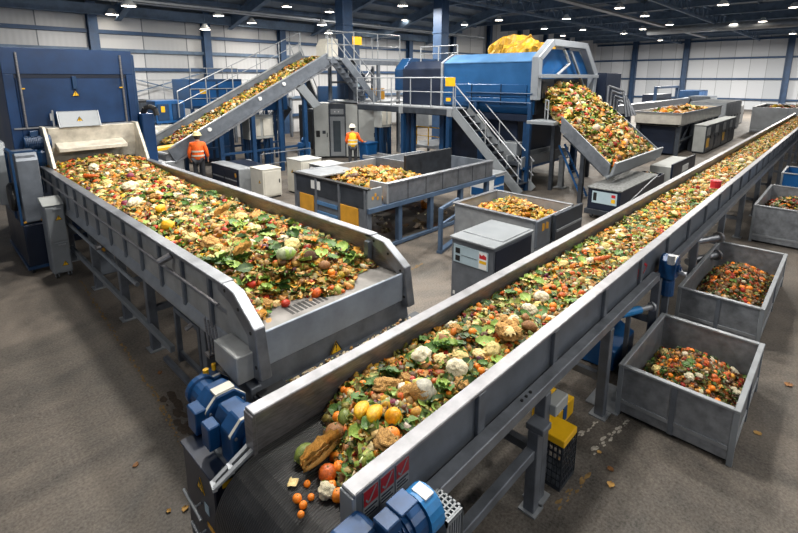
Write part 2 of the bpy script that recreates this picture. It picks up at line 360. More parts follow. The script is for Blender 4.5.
def stairs(par, p, q, w, ax, mt=GREY, n=9, rail=True, hand=GALV, tread=None):
    # flight from p (bottom) to q (top), width w along ax
    p = Vector(p); q = Vector(q); s = Vector((w,0,0)) if ax == 'x' else Vector((0,w,0))
    for k in (0, 1): pt(par, 'stringer', MB().bar(p+s*k, q+s*k, .06, .30), mt)
    tr = MB()
    for i in range(1, n+1):
        c = p.lerp(q, i/(n+1)); d = (q-p); d.z = 0; d.normalize(); 
        a = c + s*.03/w if False else c
        m = MB(); e = d*.12
        tr.add([a-e, a-e+s, a+e+s, a+e, a-e+Vector((0,0,.03)), a-e+s+Vector((0,0,.03)), a+e+s+Vector((0,0,.03)), a+e+Vector((0,0,.03))],
               [(3,2,1,0),(4,5,6,7),(0,1,5,4),(1,2,6,5),(2,3,7,6),(3,0,4,7)])
    pt(par, 'treads', tr, tread or mt)
    if rail:
        for k in (0, 1):
            u = Vector((0,0,.95)); a, b = p+s*k, q+s*k
            pt(par, 'stair_rail', MB().tube(a+u, b+u, .022).tube(a+u*.5, b+u*.5, .016), hand)
            for f in (.03, .5, .97):
                c = a.lerp(b, f); pt(par, 'guard_post', MB().tube(c, c+u, .02), hand)

REDD = mat('faded_red', '#93222a', .5, 0, .1, 9)
# ------------------------------------------------------------------ long belt conveyor
LX1 = 39
t = T('belt_conveyor', 'long steel belt conveyor running from the near drum to the far right', 'conveyor', (1.3, 2.15, 0))
arc = [(1.34+.37*math.cos(a), .84+.37*math.sin(a)) for a in [PI/2+PI*i/16 for i in range(17)]]
m = MB(); outer = [(LX1, 1.21)] + arc + [(2.1, .86), (LX1, .86)]; n = len(outer)
inner = [(LX1, 1.19)] + [(1.34+.35*math.cos(a), .84+.35*math.sin(a)) for a in [PI/2+PI*i/16 for i in range(17)]] + [(2.1, .88), (LX1, .88)]
for (a, b), (c, d) in zip(outer[:-1], outer[1:]):
    m.add([(a,1.745,b),(c,1.745,d),(c,2.595,d),(a,2.595,b)], [(0,1,2,3)])
for (a, b), (c, d) in zip(inner[:-1], inner[1:]):
    m.add([(a,1.745,b),(c,1.745,d),(c,2.595,d),(a,2.595,b)], [(3,2,1,0)])
for y in (1.745, 2.595):
    for i in range(n-1): m.add([(outer[i][0],y,outer[i][1]),(outer[i+1][0],y,outer[i+1][1]),(inner[i+1][0],y,inner[i+1][1]),(inner[i][0],y,inner[i][1])], [(0,1,2,3)])
pt(t, 'belt', m, BELT, label='black ribbed rubber belt')
pt(t, 'head_drum', MB().lathe([(0,0),(.345,0),(.345,.85),(0,.85)], (1.34,1.745,.84), 'y', 32), GREYD, smooth=False)
pt(t, 'drum_shaft', MB().tube((1.34,1.5,.84),(1.34,2.85,.84),.045,14), STEEL)
def plate(y0, y1, x0, mt, nm, chamf=.0):
    return pt(t, nm, MB().prism([(x0,1.14),(x0,1.5),(LX1,1.5),(LX1,1.02),(x0+.35,1.02)], 'y', y0, y1), mt)
nw = plate(1.66, 1.70, 1.36, GREY, 'side_wall')
pt(nw, 'rim', MB().box(1.34, LX1, 1.625, 1.735, 1.49, 1.52), RIM, .006, label='bright flat steel rim')
pt(nw, 'inner_liner', MB().box(1.36, LX1, 1.70, 1.712, 1.2, 1.49), STEEL)
x = 2.55
while x < 29:
    pt(nw, 'stiffener', MB().box(x-.045, x+.045, 1.625, 1.66, 1.03, 1.49), FRAME, .004); x += 1.18
fw = plate(2.60, 2.64, 1.30, STEEL, 'side_wall')
pt(fw, 'rim', MB().box(1.28, LX1, 2.575, 2.69, 1.49, 1.52), RIM, .006, label='bright flat steel rim')
x = 2.4
while x < 29:
    pt(fw, 'stiffener', MB().box(x-.03, x+.03, 2.64, 2.69, 1.06, 1.49), FRAME); x += 1.6
pt(nw, 'end_cap', MB().box(1.33, 1.36, 1.63, 1.74, 1.14, 1.5), GALV, .004)
pt(fw, 'end_cap', MB().box(1.27, 1.30, 2.58, 2.69, 1.1, 1.5), STEEL, .004)
for x0, x1 in ((1.78, 6.55), (7.1, 17), (17.05, LX1)):
    pt(t, 'side_rail', MB().box(x0, x1, 1.53, 1.63, 1.075, 1.175), RAILM, .006)
m = MB()
for x in (3.05,3.12,3.19): m.tube((x,1.58,1.175),(x,1.58,1.187),.013,8)
pt(t, 'bolt', m, BLACK)
for y in (1.70, 2.58): pt(t, 'bed_channel', MB().box(1.75, LX1, y-.03, y+.03, .98, 1.14), GREYD)
for i, x in enumerate((3.42, 4.88, 6.62, 8.7, 10.9, 13.2, 15.6, 18.2, 21, 24, 27, 30.5, 34.5, 38)):
    for y in (1.575, 2.62):
        lg = pt(t, 'leg', MB().box(x-.05, x+.05, y-.05, y+.05, 0, 1.07), FRAME, .006)
        pt(lg, 'foot_plate', MB().box(x-.09, x+.09, y-.09, y+.09, 0, .015), GALV)
    pt(t, 'cross_brace', MB().box(x-.035, x+.035, 1.62, 2.57, .42, .5).box(x-.03, x+.03, 1.62, 2.57, .9, .98), FRAME)
lg = pt(t, 'leg', MB().box(3.22, 3.32, 1.50, 1.60, 0, .80).box(3.22,3.37,1.46,1.62,.80,.86), FRAME, .006)
pt(lg, 'foot_plate', MB().box(3.19, 3.35, 1.47, 1.63, 0, .015), GALV)
pt(t, 'lower_rail', MB().box(1.72, 3.22, 1.52, 1.60, .55, .64), FRAME, .006)
pt(t, 'lower_rail', MB().box(3.47, 6.57, 2.58, 2.66, .40, .48), FRAME, .006)
lg = pt(t, 'leg', MB().box(1.75, 1.84, 1.52, 1.60, 0, 1.14), FRAME, .006)
pt(t, 'scraper_bracket', MB().bar((1.0,2.61,1.12),(1.3,2.61,1.24),.03,.02).bar((1.02,2.68,1.10),(1.32,2.68,1.24),.03,.02).bar((1.0,2.60,1.11),(1.02,2.69,1.10),.03,.02).bar((1.12,2.60,1.16),(1.14,2.69,1.155),.03,.02), GALV)
pt(t, 'end_plate', MB().prism([(1.0,.7),(1.75,.7),(1.75,1.13),(1.36,1.13),(1.1,1.02)], 'y', 1.66, 1.70), GREYD)
pt(t, 'end_plate', MB().prism([(1.05,.7),(1.75,.7),(1.75,1.13),(1.36,1.1),(1.1,1.0)], 'y', 2.63, 2.66), GREYD)
# three safety stickers near the end of the side wall
for x in (1.43, 1.56, 1.69):
    s = pt(t, 'sticker', MB().box(x, x+.115, 1.656, 1.66, 1.26, 1.45), MGREY, label='small red and grey safety sticker')
    pt(s, 'red_panel', MB().box(x+.004, x+.111, 1.653, 1.656, 1.35, 1.445), REDD)
    g = MB().prism([(x+.03,1.36),(x+.045,1.362),(x+.10,1.44),(x+.09,1.44)], 'y', 1.650, 1.653).prism([(x+.014,1.385),(x+.02,1.395),(x+.042,1.368),(x+.035,1.36)], 'y', 1.650, 1.653)
    pt(s, 'symbol', g, MGREY)
    g = MB()
    for k in range(3): g.box(x+.01, x+.105-.02*(k==1), 1.653, 1.656, 1.275+.022*k, 1.283+.022*k)
    pt(s, 'lettering', g, NAVY)
# worn red mark on the wall panel over the break in the rail
g = MB()
for (a, b), (c, d) in (((6.05,1.36),(6.05,1.24)),((6.05,1.36),(6.2,1.36)),((6.05,1.30),(6.17,1.30)),((6.05,1.24),(6.2,1.24)),((6.27,1.36),(6.38,1.30)),((6.38,1.30),(6.27,1.24))):
    g.bar((a,1.657,b),(c,1.657,d),.006,.03,up=(0,1,0)) if False else g.prism([(a-.012,b-.012),(c-.012 if a!=c else a+.012,d-.012 if a!=c else b-.012),(c+.012,d+.012),(a-.012 if a==c else a+.012,d+.012 if a==c else b+.012)],'y',1.655,1.66)
pt(nw, 'red_mark', g, RED, label='worn red emblem')
# drive at the near end of the long conveyor
t = T('gear_motor', 'blue gear motor with a light-blue fan end beside the sticker-marked end of the long conveyor', 'motor', (1.5, 1.42, 0))
motor(t, (1.26, 1.44, 1.31), 'x', .36, .11)
pt(t, 'fan_cover', MB().lathe([(0,.0),(.128,.0),(.128,.11),(.10,.13),(0,.13)], (1.62,1.44,1.31), 'x', 20), TEAL, label='light-blue fan cover')
pt(t, 'rating_plate', MB().prism([(1.645,1.385),(1.715,1.385),(1.715,1.49),(1.645,1.49)], 'z', 1.43, 1.44), WHITE)
pt(t, 'housing', MB().prism([(1.12,1.05),(1.40,1.05),(1.40,1.37),(1.35,1.43),(1.18,1.43),(1.12,1.36)], 'y', 1.47, 1.63), MOTOR, .012)
pt(t, 'lid', MB().box(1.45,1.58,1.38,1.50,1.475,1.49), MOTOR, .004)
pt(t, 'pedestal', MB().box(1.1,1.8,1.34,1.52,0,.12).box(1.2,1.27,1.38,1.46,.12,1.02).box(1.2,1.7,1.36,1.48,1.02,1.14).box(1.60,1.67,1.38,1.46,.12,1.02), FRAME)
t = T('guard_box', 'perforated grey guard box at the fan end of the blue gear motor', 'guard', (2.17, 1.38, 0))
m = MB(); x0,x1,y0,y1,z0,z1 = 1.77,1.93,1.33,1.52,.7,1.22
m.box(x0,x0+.012,y0,y1,z0,z1).box(x1-.012,x1,y0,y1,z0,z1).box(x0,x1,y1-.012,y1,z0,z1).box(x0,x1,y0,y0+.012,z1-.03,z1)
for i in range(7): m.box(x0+.014+i*.022, x0+.024+i*.022, y0, y0+.01, z0, z1-.03)
for i in range(6): m.box(x0, x1, y0+.01+i*.032, y0+.022+i*.032, z1-.012, z1)
for i in range(6): m.box(x0+.005+i*.028, x0+.015+i*.028, y0, y1, z1-.013, z1-.002)
pt(t, 'mesh_panel', m, MGREY); pt(t, 'stand', MB().box(1.77,1.93,1.34,1.5,.66,.7).box(1.82,1.88,1.4,1.46,0,.66), FRAME)
# tensioner drive on the rail break
t = T('gear_motor', 'small upright blue gear motor clamped where the side rail of the long conveyor breaks', 'motor', (6.85, 1.52, 0))
gearbox(t, 6.72, 6.94, 1.40, 1.60, 1.05, 1.36); pt(t, 'motor', MB().lathe([(0,0),(.09,0),(.09,.2),(.07,.24),(0,.24)], (6.83,1.5,.80), 'z', 14), MOTOR, smooth=False)
pt(t, 'clamp', MB().box(6.96,7.02,1.45,1.62,.9,1.32).box(6.6,7.06,1.58,1.62,1.08,1.12), STEELD, .004)
pt(t, 'post', MB().box(6.79,6.87,1.46,1.54,0,.8), FRAME)
pt(t, 'valve_knob', MB().tube((6.66,1.45,1.30),(6.66,1.45,1.42),.045,12).tube((6.9,1.40,1.12),(6.9,1.30,1.12),.03,10), GALV)
t = T('pipe_fitting', 'steel pipe elbows with flanges under the long conveyor behind the middle waste bin', 'pipe', (9.6, 1.6, 0))
m = MB().path([(9.2,1.75,.5),(9.95,1.45,.5)],.06,12).path([(9.2,1.75,.85),(9.9,1.45,.85)],.06,12).tube((9.3,1.72,.5),(9.3,1.72,.85),.06,12).tube((9.4,1.68,0),(9.4,1.68,.5),.05,10)
pt(t, 'pipe', m, STEELD, smooth=False); pt(t, 'flange', MB().tube((9.93,1.455,.5),(9.98,1.435,.5),.10,14), STEEL); pt(t, 'flange', MB().tube((9.88,1.455,.85),(9.93,1.435,.85),.10,14), STEEL)

# ------------------------------------------------------------------ drives and cabinet at the far side of the near end
t = T('drive_cabinet', 'navy drive cabinet with yellow signs beside the black belt drum', 'cabinet', (1.25, 3.1, 0))
x0,x1,y0,y1 = 1.08,1.36,2.83,3.36
pt(t, 'body', MB().box(x0,x1,y0,y1,.12,.95), NAVY, .01); pt(t, 'top', MB().box(x0-.015,x1+.01,y0-.015,y1+.01,.95,.97), NAVY, .004)
pt(t, 'foot', MB().box(x0+.02,x1-.02,y0+.03,y1-.03,0,.12), BLACK)
warn(t, (x0, 3.07, .78), .13, 'x')
pt(t, 'sticker', MB().box(x1-.22,x1-.13,y0-.004,y0,.86,.90), YEL, label='small yellow sticker')
pt(t, 'label_plate', MB().box(x0-.004,x0,2.95,3.02,.58,.66), PALEB); pt(t, 'label_plate', MB().box(x0-.004,x0,2.88,3.0,.46,.50), ORANGEP)
pt(t, 'lever', MB().tube((x0-.05,3.28,.62),(x0-.05,2.98,.56),.012).tube((x0,3.1,.585),(x0-.05,3.1,.585),.01), GALV)
pt(t, 'lever', MB().tube((x0-.05,3.18,.40),(x0-.05,2.95,.36),.012).tube((x0,3.05,.38),(x0-.05,3.05,.38),.01), GALV)
t = T('gear_motor', 'blue gear motor standing on the navy drive cabinet', 'motor', (1.3, 3.0, .97))
gearbox(t, 1.22, 1.52, 2.80, 2.98, .97, 1.32); pt(t, 'housing', MB().prism([(1.26,.99),(1.5,.99),(1.5,1.2),(1.44,1.28),(1.3,1.28),(1.26,1.2)],'y',2.98,3.16), MOTOR, .01)
pt(t, 'bracket', MB().box(1.2,1.55,2.86,3.2,.955,.985), FRAME)
pt(t, 'terminal_box', MB().box(1.14,1.23,2.99,3.12,1.05,1.24), MOTOR, .008)
t = T('gear_motor', 'blue gear motor with a cream top plate between the drive cabinet and hopper corner', 'motor', (1.4, 3.4, 0))
gearbox(t, 1.25, 1.58, 3.28, 3.50, .90, 1.24); pt(t, 'motor', MB().lathe([(0,0),(.13,0),(.13,.04),(.11,.05),(.11,.2),(.13,.21),(.13,.26),(0,.26)],(1.40,3.5,1.05),'y',18), MOTOR)
pt(t, 'top_plate', MB().box(1.34,1.5,3.30,3.40,1.24,1.255), BEIGE); pt(t, 'pedestal', MB().box(1.3,1.5,3.40,3.7,0,.9), FRAME, .01)
pt(t, 'terminal_box', MB().box(1.17,1.26,3.3,3.46,.98,1.18), MOTOR, .008)
t = T('gear_motor', 'small dark-blue motor with brass fittings under the hopper side rods', 'motor', (1.55, 3.9, 0))
gearbox(t, 1.44, 1.68, 3.80, 3.98, .80, 1.06); pt(t, 'pedestal', MB().box(1.48,1.64,3.82,3.96,0,.8), FRAME)
pt(t, 'brass_fitting', MB().tube((1.5,3.86,1.06),(1.5,3.86,1.14),.025,10), YEL); pt(t, 'brass_fitting', MB().tube((1.6,3.92,1.06),(1.6,3.92,1.12),.02,10), YEL)

# ------------------------------------------------------------------ broad hopper conveyor
NX, FX = 1.80, 3.66
t = T('hopper_conveyor', 'broad steel hopper conveyor heaped with waste in front of the tall blue machine', 'conveyor', (2.7, 7.5, 0))
side = [(12.5,1.30),(12.5,1.84),(3.86,1.84),(3.5,1.55),(3.5,1.30)]
w = pt(t, 'side_wall', MB().prism(side, 'x', NX-.02, NX+.02), PANEL)
pt(w, 'rim', MB().box(NX-.06, NX+.07, 3.95, 12.5, 1.82, 1.86), STEELD, .006)
y = 4.25
while y < 12.2:
    pt(w, 'stiffener', MB().box(NX-.055, NX-.02, y-.025, y+.025, 1.30, 1.82), GREY, .004); y += .66
pt(w, 'lower_flange', MB().prism([(NX-.065,1.19),(NX-.02,1.19),(NX-.02,1.33),(NX-.035,1.31),(NX-.065,1.22)], 'y', 3.95, 12.4), GALV, .004)
pt(w, 'guide_rod', MB().tube((NX-.10,3.95,1.66),(NX-.10,12.2,1.66),.018,8), STEEL)
pt(w, 'clamp', MB().tube((NX-.05,5.15,1.80),(NX-.16,5.20,1.74),.04,10), STEEL); pt(w, 'clamp', MB().tube((NX-.1,7.9,1.20),(NX-.17,7.9,1.20),.04,10), STEEL); pt(w, 'clamp', MB().tube((NX-.10,4.62,1.20),(NX-.17,4.62,1.17),.025,8), STEEL)
w2 = pt(t, 'side_wall', MB().prism(side, 'x', FX-.02, FX+.02), STEEL)
pt(w2, 'rim', MB().box(FX-.05, FX+.07, 3.95, 12.5, 1.82, 1.86), STEELD, .006)
y = 4.4
while y < 12.2:
    pt(w2, 'stiffener', MB().box(FX+.02, FX+.07, y-.035, y+.035, 1.30, 1.82), GREY); y += .9
brk = [(4.05,1.86),(3.74,1.83),(3.40,1.60),(3.33,1.14),(3.47,1.12),(3.53,1.50),(3.82,1.70),(4.05,1.76)]
for k, x in ((w, NX), (w2, FX)):
    b = pt(k, 'end_bracket', MB().prism(brk, 'x', x-.05, x+.06), STEELD, .008)
    h = MB()
    for y_, z_ in ((3.40,1.25),(3.46,1.55),(3.66,1.70),(3.90,1.80)): h.tube((x-.055,y_,z_),(x-.05,y_,z_),.017,8)
    pt(b, 'bolt', h, BLACK)
pt(t, 'floor_plate', MB().box(NX+.02, FX-.02, 3.44, 12.4, 1.46, 1.49), PLATE)
pt(t, 'front_lip', MB().box(NX+.05, FX-.05, 3.42, 3.45, 1.20, 1.53), LIP, .006)
fp = pt(t, 'front_panel', MB().prism([(3.47,1.25),(3.50,1.25),(3.42,.62),(3.39,.62)], 'x', NX-.02, FX+.05), FRAME)
warn(fp, (2.62, 3.405, 1.06), .16, 'y')
gr = MB(); 
for i in range(9): gr.box(2.25+.05*i, 2.28+.05*i, 3.58, 3.74, 1.49, 1.492)
pt(t, 'drain_grille', gr, BLACK)
pt(t, 'inner_post', MB().box(FX-.10, FX-.04, 3.95, 4.02, 1.49, 1.78), GREY)
pt(t, 'corner_housing', MB().prism([(3.45,1.12),(3.88,1.17),(3.88,1.38),(3.45,1.38)], 'x', 1.60, NX-.02), PANEL, .008)
pt(t, 'lower_gusset', MB().prism([(3.42,.55),(3.9,.95),(3.9,1.12),(3.42,1.05)], 'x', 1.70, NX+.0), FRAME, .006)
m = MB()
for k in range(4): m.tube((1.62+.03*k,4.02,1.16),(1.62+.03*k,4.08,1.52-.04*k),.01,6)
m.box(1.60,1.74,4.0,4.1,1.13,1.16); pt(t, 'rod_rack', m, STEEL)
pt(t, 'under_frame', MB().box(1.85,1.95,3.6,12.3,1.08,1.20).box(3.5,3.6,3.6,12.3,1.08,1.20), FRAME)
pt(t, 'under_pan', MB().prism([(1.97,1.18),(3.48,1.18),(3.2,.85),(2.2,.85)], 'y', 3.9, 12.3), DARK)
for y in (4.75, 6.55, 7.75, 9.35, 11.2):
    for x in (1.90, 3.55):
        lg = pt(t, 'leg', MB().box(x-.055, x+.055, y-.055, y+.055, 0, 1.1), FRAME, .006)
        pt(lg, 'foot_plate', MB().box(x-.1, x+.1, y-.1, y+.1, 0, .015), GALV)
    pt(t, 'cross_brace', MB().box(1.95, 3.5, y-.035, y+.035, .55, .63), FRAME)
pt(t, 'lower_rail', MB().box(1.81, 1.87, 5.7, 10.9, .34, .42), MGREY, .005)
pt(t, 'lower_rail', MB().box(1.81, 1.87, 3.9, 6.0, .10, .16), FRAME, .005)
pt(t, 'cable_pipe', MB().tube((1.78,6.6,.98),(1.78,11.5,.98),.03,8), GALV)
pt(t, 'back_hood', MB().prism([(12.35,2.64),(12.58,2.64),(12.58,1.86),(12.52,1.86),(12.40,2.2)], 'x', 1.98, 3.74), HOODM, .01)
pt(t, 'hood_shelf', MB().prism([(12.05,2.22),(12.4,2.32),(12.4,2.2),(12.05,2.14)], 'x', 2.08, 3.4), HOODM, .006)
for x0, s in ((1.90, 1), (3.70, -1)):
    pt(t, 'hood_cheek', MB().prism([(11.7,1.86),(12.58,1.86),(12.58,2.68),(12.25,2.68),(11.95,2.25)], 'x', x0-.03, x0+.03), HOODM, .006)
ft = pt(t, 'spillage_tray', MB().prism([(2.72,.96),(3.40,1.0),(3.40,.97),(2.72,.93)], 'x', 1.7, 3.8), GREYD)
pt(t, 'roller_shelf', MB().box(1.72,1.98,2.85,3.38,.985,1.03), BLACK)
t = T('support_stand', 'low open grey steel stand on the floor under the hopper conveyor', 'stand', (2.16, 5.64, 0))
for x in (2.03, 2.30):
    for y in (5.28, 6.0): pt(t, 'leg', MB().box(x-.03,x+.03,y-.03,y+.03,0,.72), FRAME, .004)
pt(t, 'top_frame', MB().box(2.0,2.33,5.25,5.31,.72,.78).box(2.0,2.33,5.97,6.03,.72,.78).box(2.0,2.06,5.31,5.97,.72,.78).box(2.27,2.33,5.31,5.97,.72,.78), FRAME, .004)
pt(t, 'lower_rail', MB().box(2.01,2.05,5.31,5.97,.1,.16), FRAME)

# ------------------------------------------------------------------ tall blue machine and its cabinets
t = T('shredder_machine', 'tall square blue machine rising at the back end of the hopper conveyor', 'machine', (2.6, 13.8, 0))
fy = 12.6
pt(t, 'body', MB().box(1.40,3.84,fy+.03,15.2,.1,4.32), BLUEM, .02)
pt(t, 'face_frame', MB().box(1.40,3.84,fy-.03,fy+.03,3.78,4.32).box(1.40,1.58,fy-.03,fy+.03,1.0,3.78).box(3.68,3.84,fy-.03,fy+.03,1.0,3.78).box(1.58,3.68,fy-.03,fy+.03,1.0,2.66), BLUEM, .008)
pt(t, 'inset_panel', MB().box(1.60,3.66,fy,fy+.03,2.68,3.70), BLUEM, .006)
pt(t, 'shadow_gap', MB().box(1.58,3.68,fy-.005,fy+.03,3.70,3.78), NAVY)
for x in (1.66, 3.58): 
    r = pt(t, 'lift_rod', MB().tube((x,fy-.06,2.66),(x,fy-.06,4.22),.022,10), STEEL)
    pt(r, 'rod_clip', MB().box(x-.0,x+.07,fy-.075,fy-.03,3.47,3.495) if x<2 else MB().box(x-.07,x+.0,fy-.075,fy-.03,3.47,3.495), YEL)
pt(t, 'ledge_rail', MB().box(1.45,2.25,fy-.07,fy-.03,2.64,2.67), STEELD); pt(t, 'ledge_rail', MB().box(2.95,3.72,fy-.07,fy-.03,2.64,2.67), STEELD)
pt(t, 'latch', MB().box(2.58,2.66,fy-.08,fy-.0,3.46,3.74), BLUE, .008)
warn(t, (2.62, fy-.03, 3.37), .15, 'y')
pt(t, 'side_cover', MB().box(3.84,3.98,12.85,15.1,1.3,4.26), BLUE, .02)
pt(t, 'side_box', MB().box(3.86,4.14,12.35,12.85,1.4,2.85), BLUEM, .02)
pt(t, 'hose', MB().path([(3.98,12.6,2.85),(4.0,12.5,2.98),(4.08,12.4,3.02),(4.16,12.3,2.96),(4.18,12.28,2.8)],.06,10), BLACK)
pt(t, 'skirt', MB().box(1.36,3.9,fy-.02,15.2,0,.1), NAVY)
t = T('control_box', 'sloped grey box with a warning triangle above the hopper end of the blue machine', 'control box', (2.57, 12.4, 2.64))
m = MB().prism([(12.28,2.645),(12.56,2.645),(12.56,2.98),(12.42,2.98)], 'x', 2.2, 2.96); pt(t, 'body', m, MGREY, .01)
fr = MB().prism([(12.275,2.645),(12.415,2.985),(12.43,2.985),(12.29,2.645)], 'x', 2.185, 2.2).prism([(12.275,2.645),(12.415,2.985),(12.43,2.985),(12.29,2.645)], 'x', 2.96, 2.975)
pt(t, 'edge_trim', fr, GALV); warn(t, (2.58, 12.335, 2.80), .16, 'y')
pt(t, 'lever', MB().tube((2.12,12.45,2.6),(2.12,12.45,3.02),.02).box(2.07,2.11,12.43,12.47,2.8,2.95), GALV)
t = T('pump_motor', 'dark blue finned pump motor low on the face of the tall blue machine', 'motor', (1.75, 12.4, 2.0))
motor(t, (1.55,12.42,2.35), 'x', .46, .17, mt=BLUE); pt(t, 'pump_body', MB().lathe([(0,0),(.14,0),(.17,.1),(.17,.3),(.1,.36),(0,.36)],(1.85,12.4,1.85),'z',16), BLUE)
pt(t, 'mount', MB().box(1.5,2.05,12.3,12.57,1.78,1.86).box(1.5,2.05,12.5,12.57,1.86,2.2), NAVY)
t = hyd = T('hydraulic_unit', 'navy hydraulic power unit with a grey hood at the left edge beside the grey cabinet', 'machine', (1.25, 11.6, 0))
pt(t, 'base', MB().box(1.08,1.50,10.9,13.2,.14,.98), NAVY, .012); pt(t, 'skid', MB().box(1.05,1.52,10.87,13.2,.10,.16), BLUE, .005)
pt(t, 'hood', MB().prism([(11.0,1.0),(11.6,1.0),(11.6,2.34),(11.12,2.34),(11.02,2.18)], 'x', 1.14, 1.48), GREY, .012)
pt(t, 'frame', MB().box(1.06,1.10,10.95,11.0,.98,2.33).box(1.06,1.10,11.6,11.65,.98,2.38).box(1.06,1.12,10.95,11.65,2.33,2.38).box(1.1,1.48,10.97,11.0,2.34,2.38), BLUE, .004)
pt(t, 'inner_fan', MB().lathe([(0,0),(.24,0),(.28,.04),(.28,.1),(.2,.12),(0,.12)],(1.0,11.45,1.45),'x',18), BLACK)
pt(t, 'end_cover', MB().prism([(12.0,1.2),(12.9,1.2),(12.9,2.2),(12.6,2.45),(12.2,2.45),(12.0,2.2)], 'x', .92, 1.14), MGREY, .015)
pt(t, 'reflector', MB().box(1.10,1.14,10.885,10.9,1.03,1.06).box(1.36,1.40,10.885,10.9,1.03,1.06), ORANGEP)
for x in (1.14,1.44):
    for y in (11.0, 13.0): caster(t, x, y, 0, .05)
hyd.location.x += .07
t = T('control_cabinet', 'narrow grey two-door cabinet on casters with two warning triangles', 'cabinet', (1.55, 10.6, 0))
x0,x1,y0,y1 = 1.42,1.72,10.3,10.7
pt(t, 'body', MB().box(x0,x1,y0,y1,.1,1.42), MGREY, .012); pt(t, 'top', MB().prism([(y0-.03,1.42),(y1,1.42),(y1,1.52),(y1-.1,1.52)],'x',x0-.02,x1), LGREY, .006)
for z0,z1 in ((.13,.70),(.73,1.38)):
    d = pt(t, 'door', MB().box(x0+.015,x1-.015,y0-.016,y0,z0,z1), MGREY, .006); warn(d, ((x0+x1)/2+.04, y0-.016, z0+(.16 if z0<.5 else .45)), .11, 'y')
    pt(d, 'handle', MB().box(x0+.12,x0+.24,y0-.04,y0-.016,z1-.05,z1-.03), GALV)
for x in (x0+.05,x1-.05):
    for y in (y0+.06,y1-.06): caster(t, x, y, 0, .036)
t = T('junction_box', 'small grey floor junction box with an orange plate beneath the hopper conveyor', 'box', (2.15, 9.7, 0))
pt(t, 'body', MB().prism([(9.9,.0),(10.3,.0),(10.3,.5),(10.05,.5)],'x',2.05,2.35), GREY, .01); pt(t, 'plate', MB().box(2.12,2.22,10.02,10.05,.42,.5), ORANGEP)

# ------------------------------------------------------------------ steel waste bins along the right of the long conveyor
def bin_(label, x0, x1, y0, y1, h, mt=GALV, mid=True, group=None, rimw=.035):
    t = T('waste_bin', label, 'waste bin', ((x0+x1)/2,(y0+y1)/2,0), group)
    pt(t, 'skid', MB().box(x0+.05,x1-.05,y0+.05,y1-.05,0,.05), BLACK)
    pt(t, 'tub', MB().tray(x0,x1,y0,y1,.05,h-.02,.025), mt)
    e = rimw
    pt(t, 'rim', MB().box(x0-.02,x1+.02,y0-.02,y0+e,h-.03,h).box(x0-.02,x1+.02,y1-e,y1+.02,h-.03,h).box(x0-.02,x0+e,y0+e,y1-e,h-.03,h).box(x1-e,x1+.02,y0+e,y1-e,h-.03,h), GALV, .005)
    for x in (x0-.015, x1+.015-.05):
        for y in (y0-.015, y1+.015-.05): pt(t, 'corner_post', MB().box(x,x+.05,y,y+.05,0,h-.03), MGREY, .004)
    if mid:
        ym = (y0+y1)/2; pt(t, 'stiffener', MB().box(x0-.015,x0,ym-.025,ym+.025,.05,h-.03), GREY)
        xm = (x0+x1)/2; pt(t, 'stiffener', MB().box(xm-.025,xm+.025,y0-.015,y0,.05,h-.03), GREY)
    pt(t, 'lower_band', MB().box(x0-.012,x0,y0+.04,y1-.04,.16,.20).box(x0+.04,x1-.04,y0-.012,y0,.16,.20), GALV)
    return t
BINM = mat('bin_steel', '#8a8f96', .42, .5, .16, 8)
bin_('open steel waste bin nearest the camera, standing on the bare floor beside the long conveyor', 5.03, 6.6, .38, 1.45, .62, BINM)
bin_('open steel waste bin second along the long conveyor, behind the nearest bin', 7.68, 10.5, .5, 1.52, .62, BINM)
bin_('deeper steel waste bin third along the long conveyor, cut by the right edge', 13.05, 15.9, .2, 1.32, .88, BINM, mid=False)
bin_('blue open bin behind the third steel waste bin at the right edge', 16.8, 18.2, .1, 1.2, 1.1, BLUEB, mid=False)
bin_('huge steel container with ribbed side far behind the long conveyor at the right', 40.5, 46.5, 1.2, 5.05, 1.75, mat('container_steel','#82868b',.5,.4,.12,1.2), mid=True, rimw=.09)

# small things on the floor under the long conveyor
t = T('wire_crate', 'wire mesh crate with a yellow lid under the long conveyor', 'crate', (3.75, 1.57, 0))
x0,x1,y0,y1 = 3.60,3.90,1.44,1.70
m = MB()
for i in range(7):
    z = .03+i*.07; m.box(x0,x1,y0,y0+.008,z,z+.01).box(x0,x0+.008,y0,y1,z,z+.01).box(x1-.008,x1,y0,y1,z,z+.01).box(x0,x1,y1-.008,y1,z,z+.01)
for i in range(9): x = x0+i*(x1-x0)/8; m.box(x-.004,x+.004,y0,y0+.008,.03,.46).box(x-.004,x+.004,y1-.008,y1,.03,.46)
for i in range(7): y = y0+i*(y1-y0)/6; m.box(x0,x0+.008,y-.004,y+.004,.03,.46).box(x1-.008,x1,y-.004,y+.004,.03,.46)
m.box(x0,x1,y0,y1,.0,.03); pt(t, 'mesh_panel', m, GREYD)
pt(t, 'lid', MB().box(x0-.03,x1-.06,y0-.02,y1+.02,.49,.56), YEL, .006, label='yellow lid')
t = T('conveyor_scale', 'grey metal box end with two sockets on a bracket above the yellow-lidded crate', 'box', (3.6, 1.42, 0))
pt(t, 'body', MB().box(3.46,3.70,1.47,1.58,.84,.95), LGREY, .008); pt(t, 'socket', MB().tube((3.705,1.50,.895),(3.695,1.50,.895),.022,10).tube((3.705,1.55,.895),(3.695,1.55,.895),.022,10), BLACK)
t = T('tote_box', 'yellow tote box with blue straps on the floor under the long conveyor', 'box', (4.5, 1.94, 0))
m = MB().box(4.3,4.7,1.80,2.1,0,.2); pt(t, 'tub', m, YEL, .006); pt(t, 'strap', MB().box(4.42,4.5,1.79,2.11,.05,.21), BLUEB)
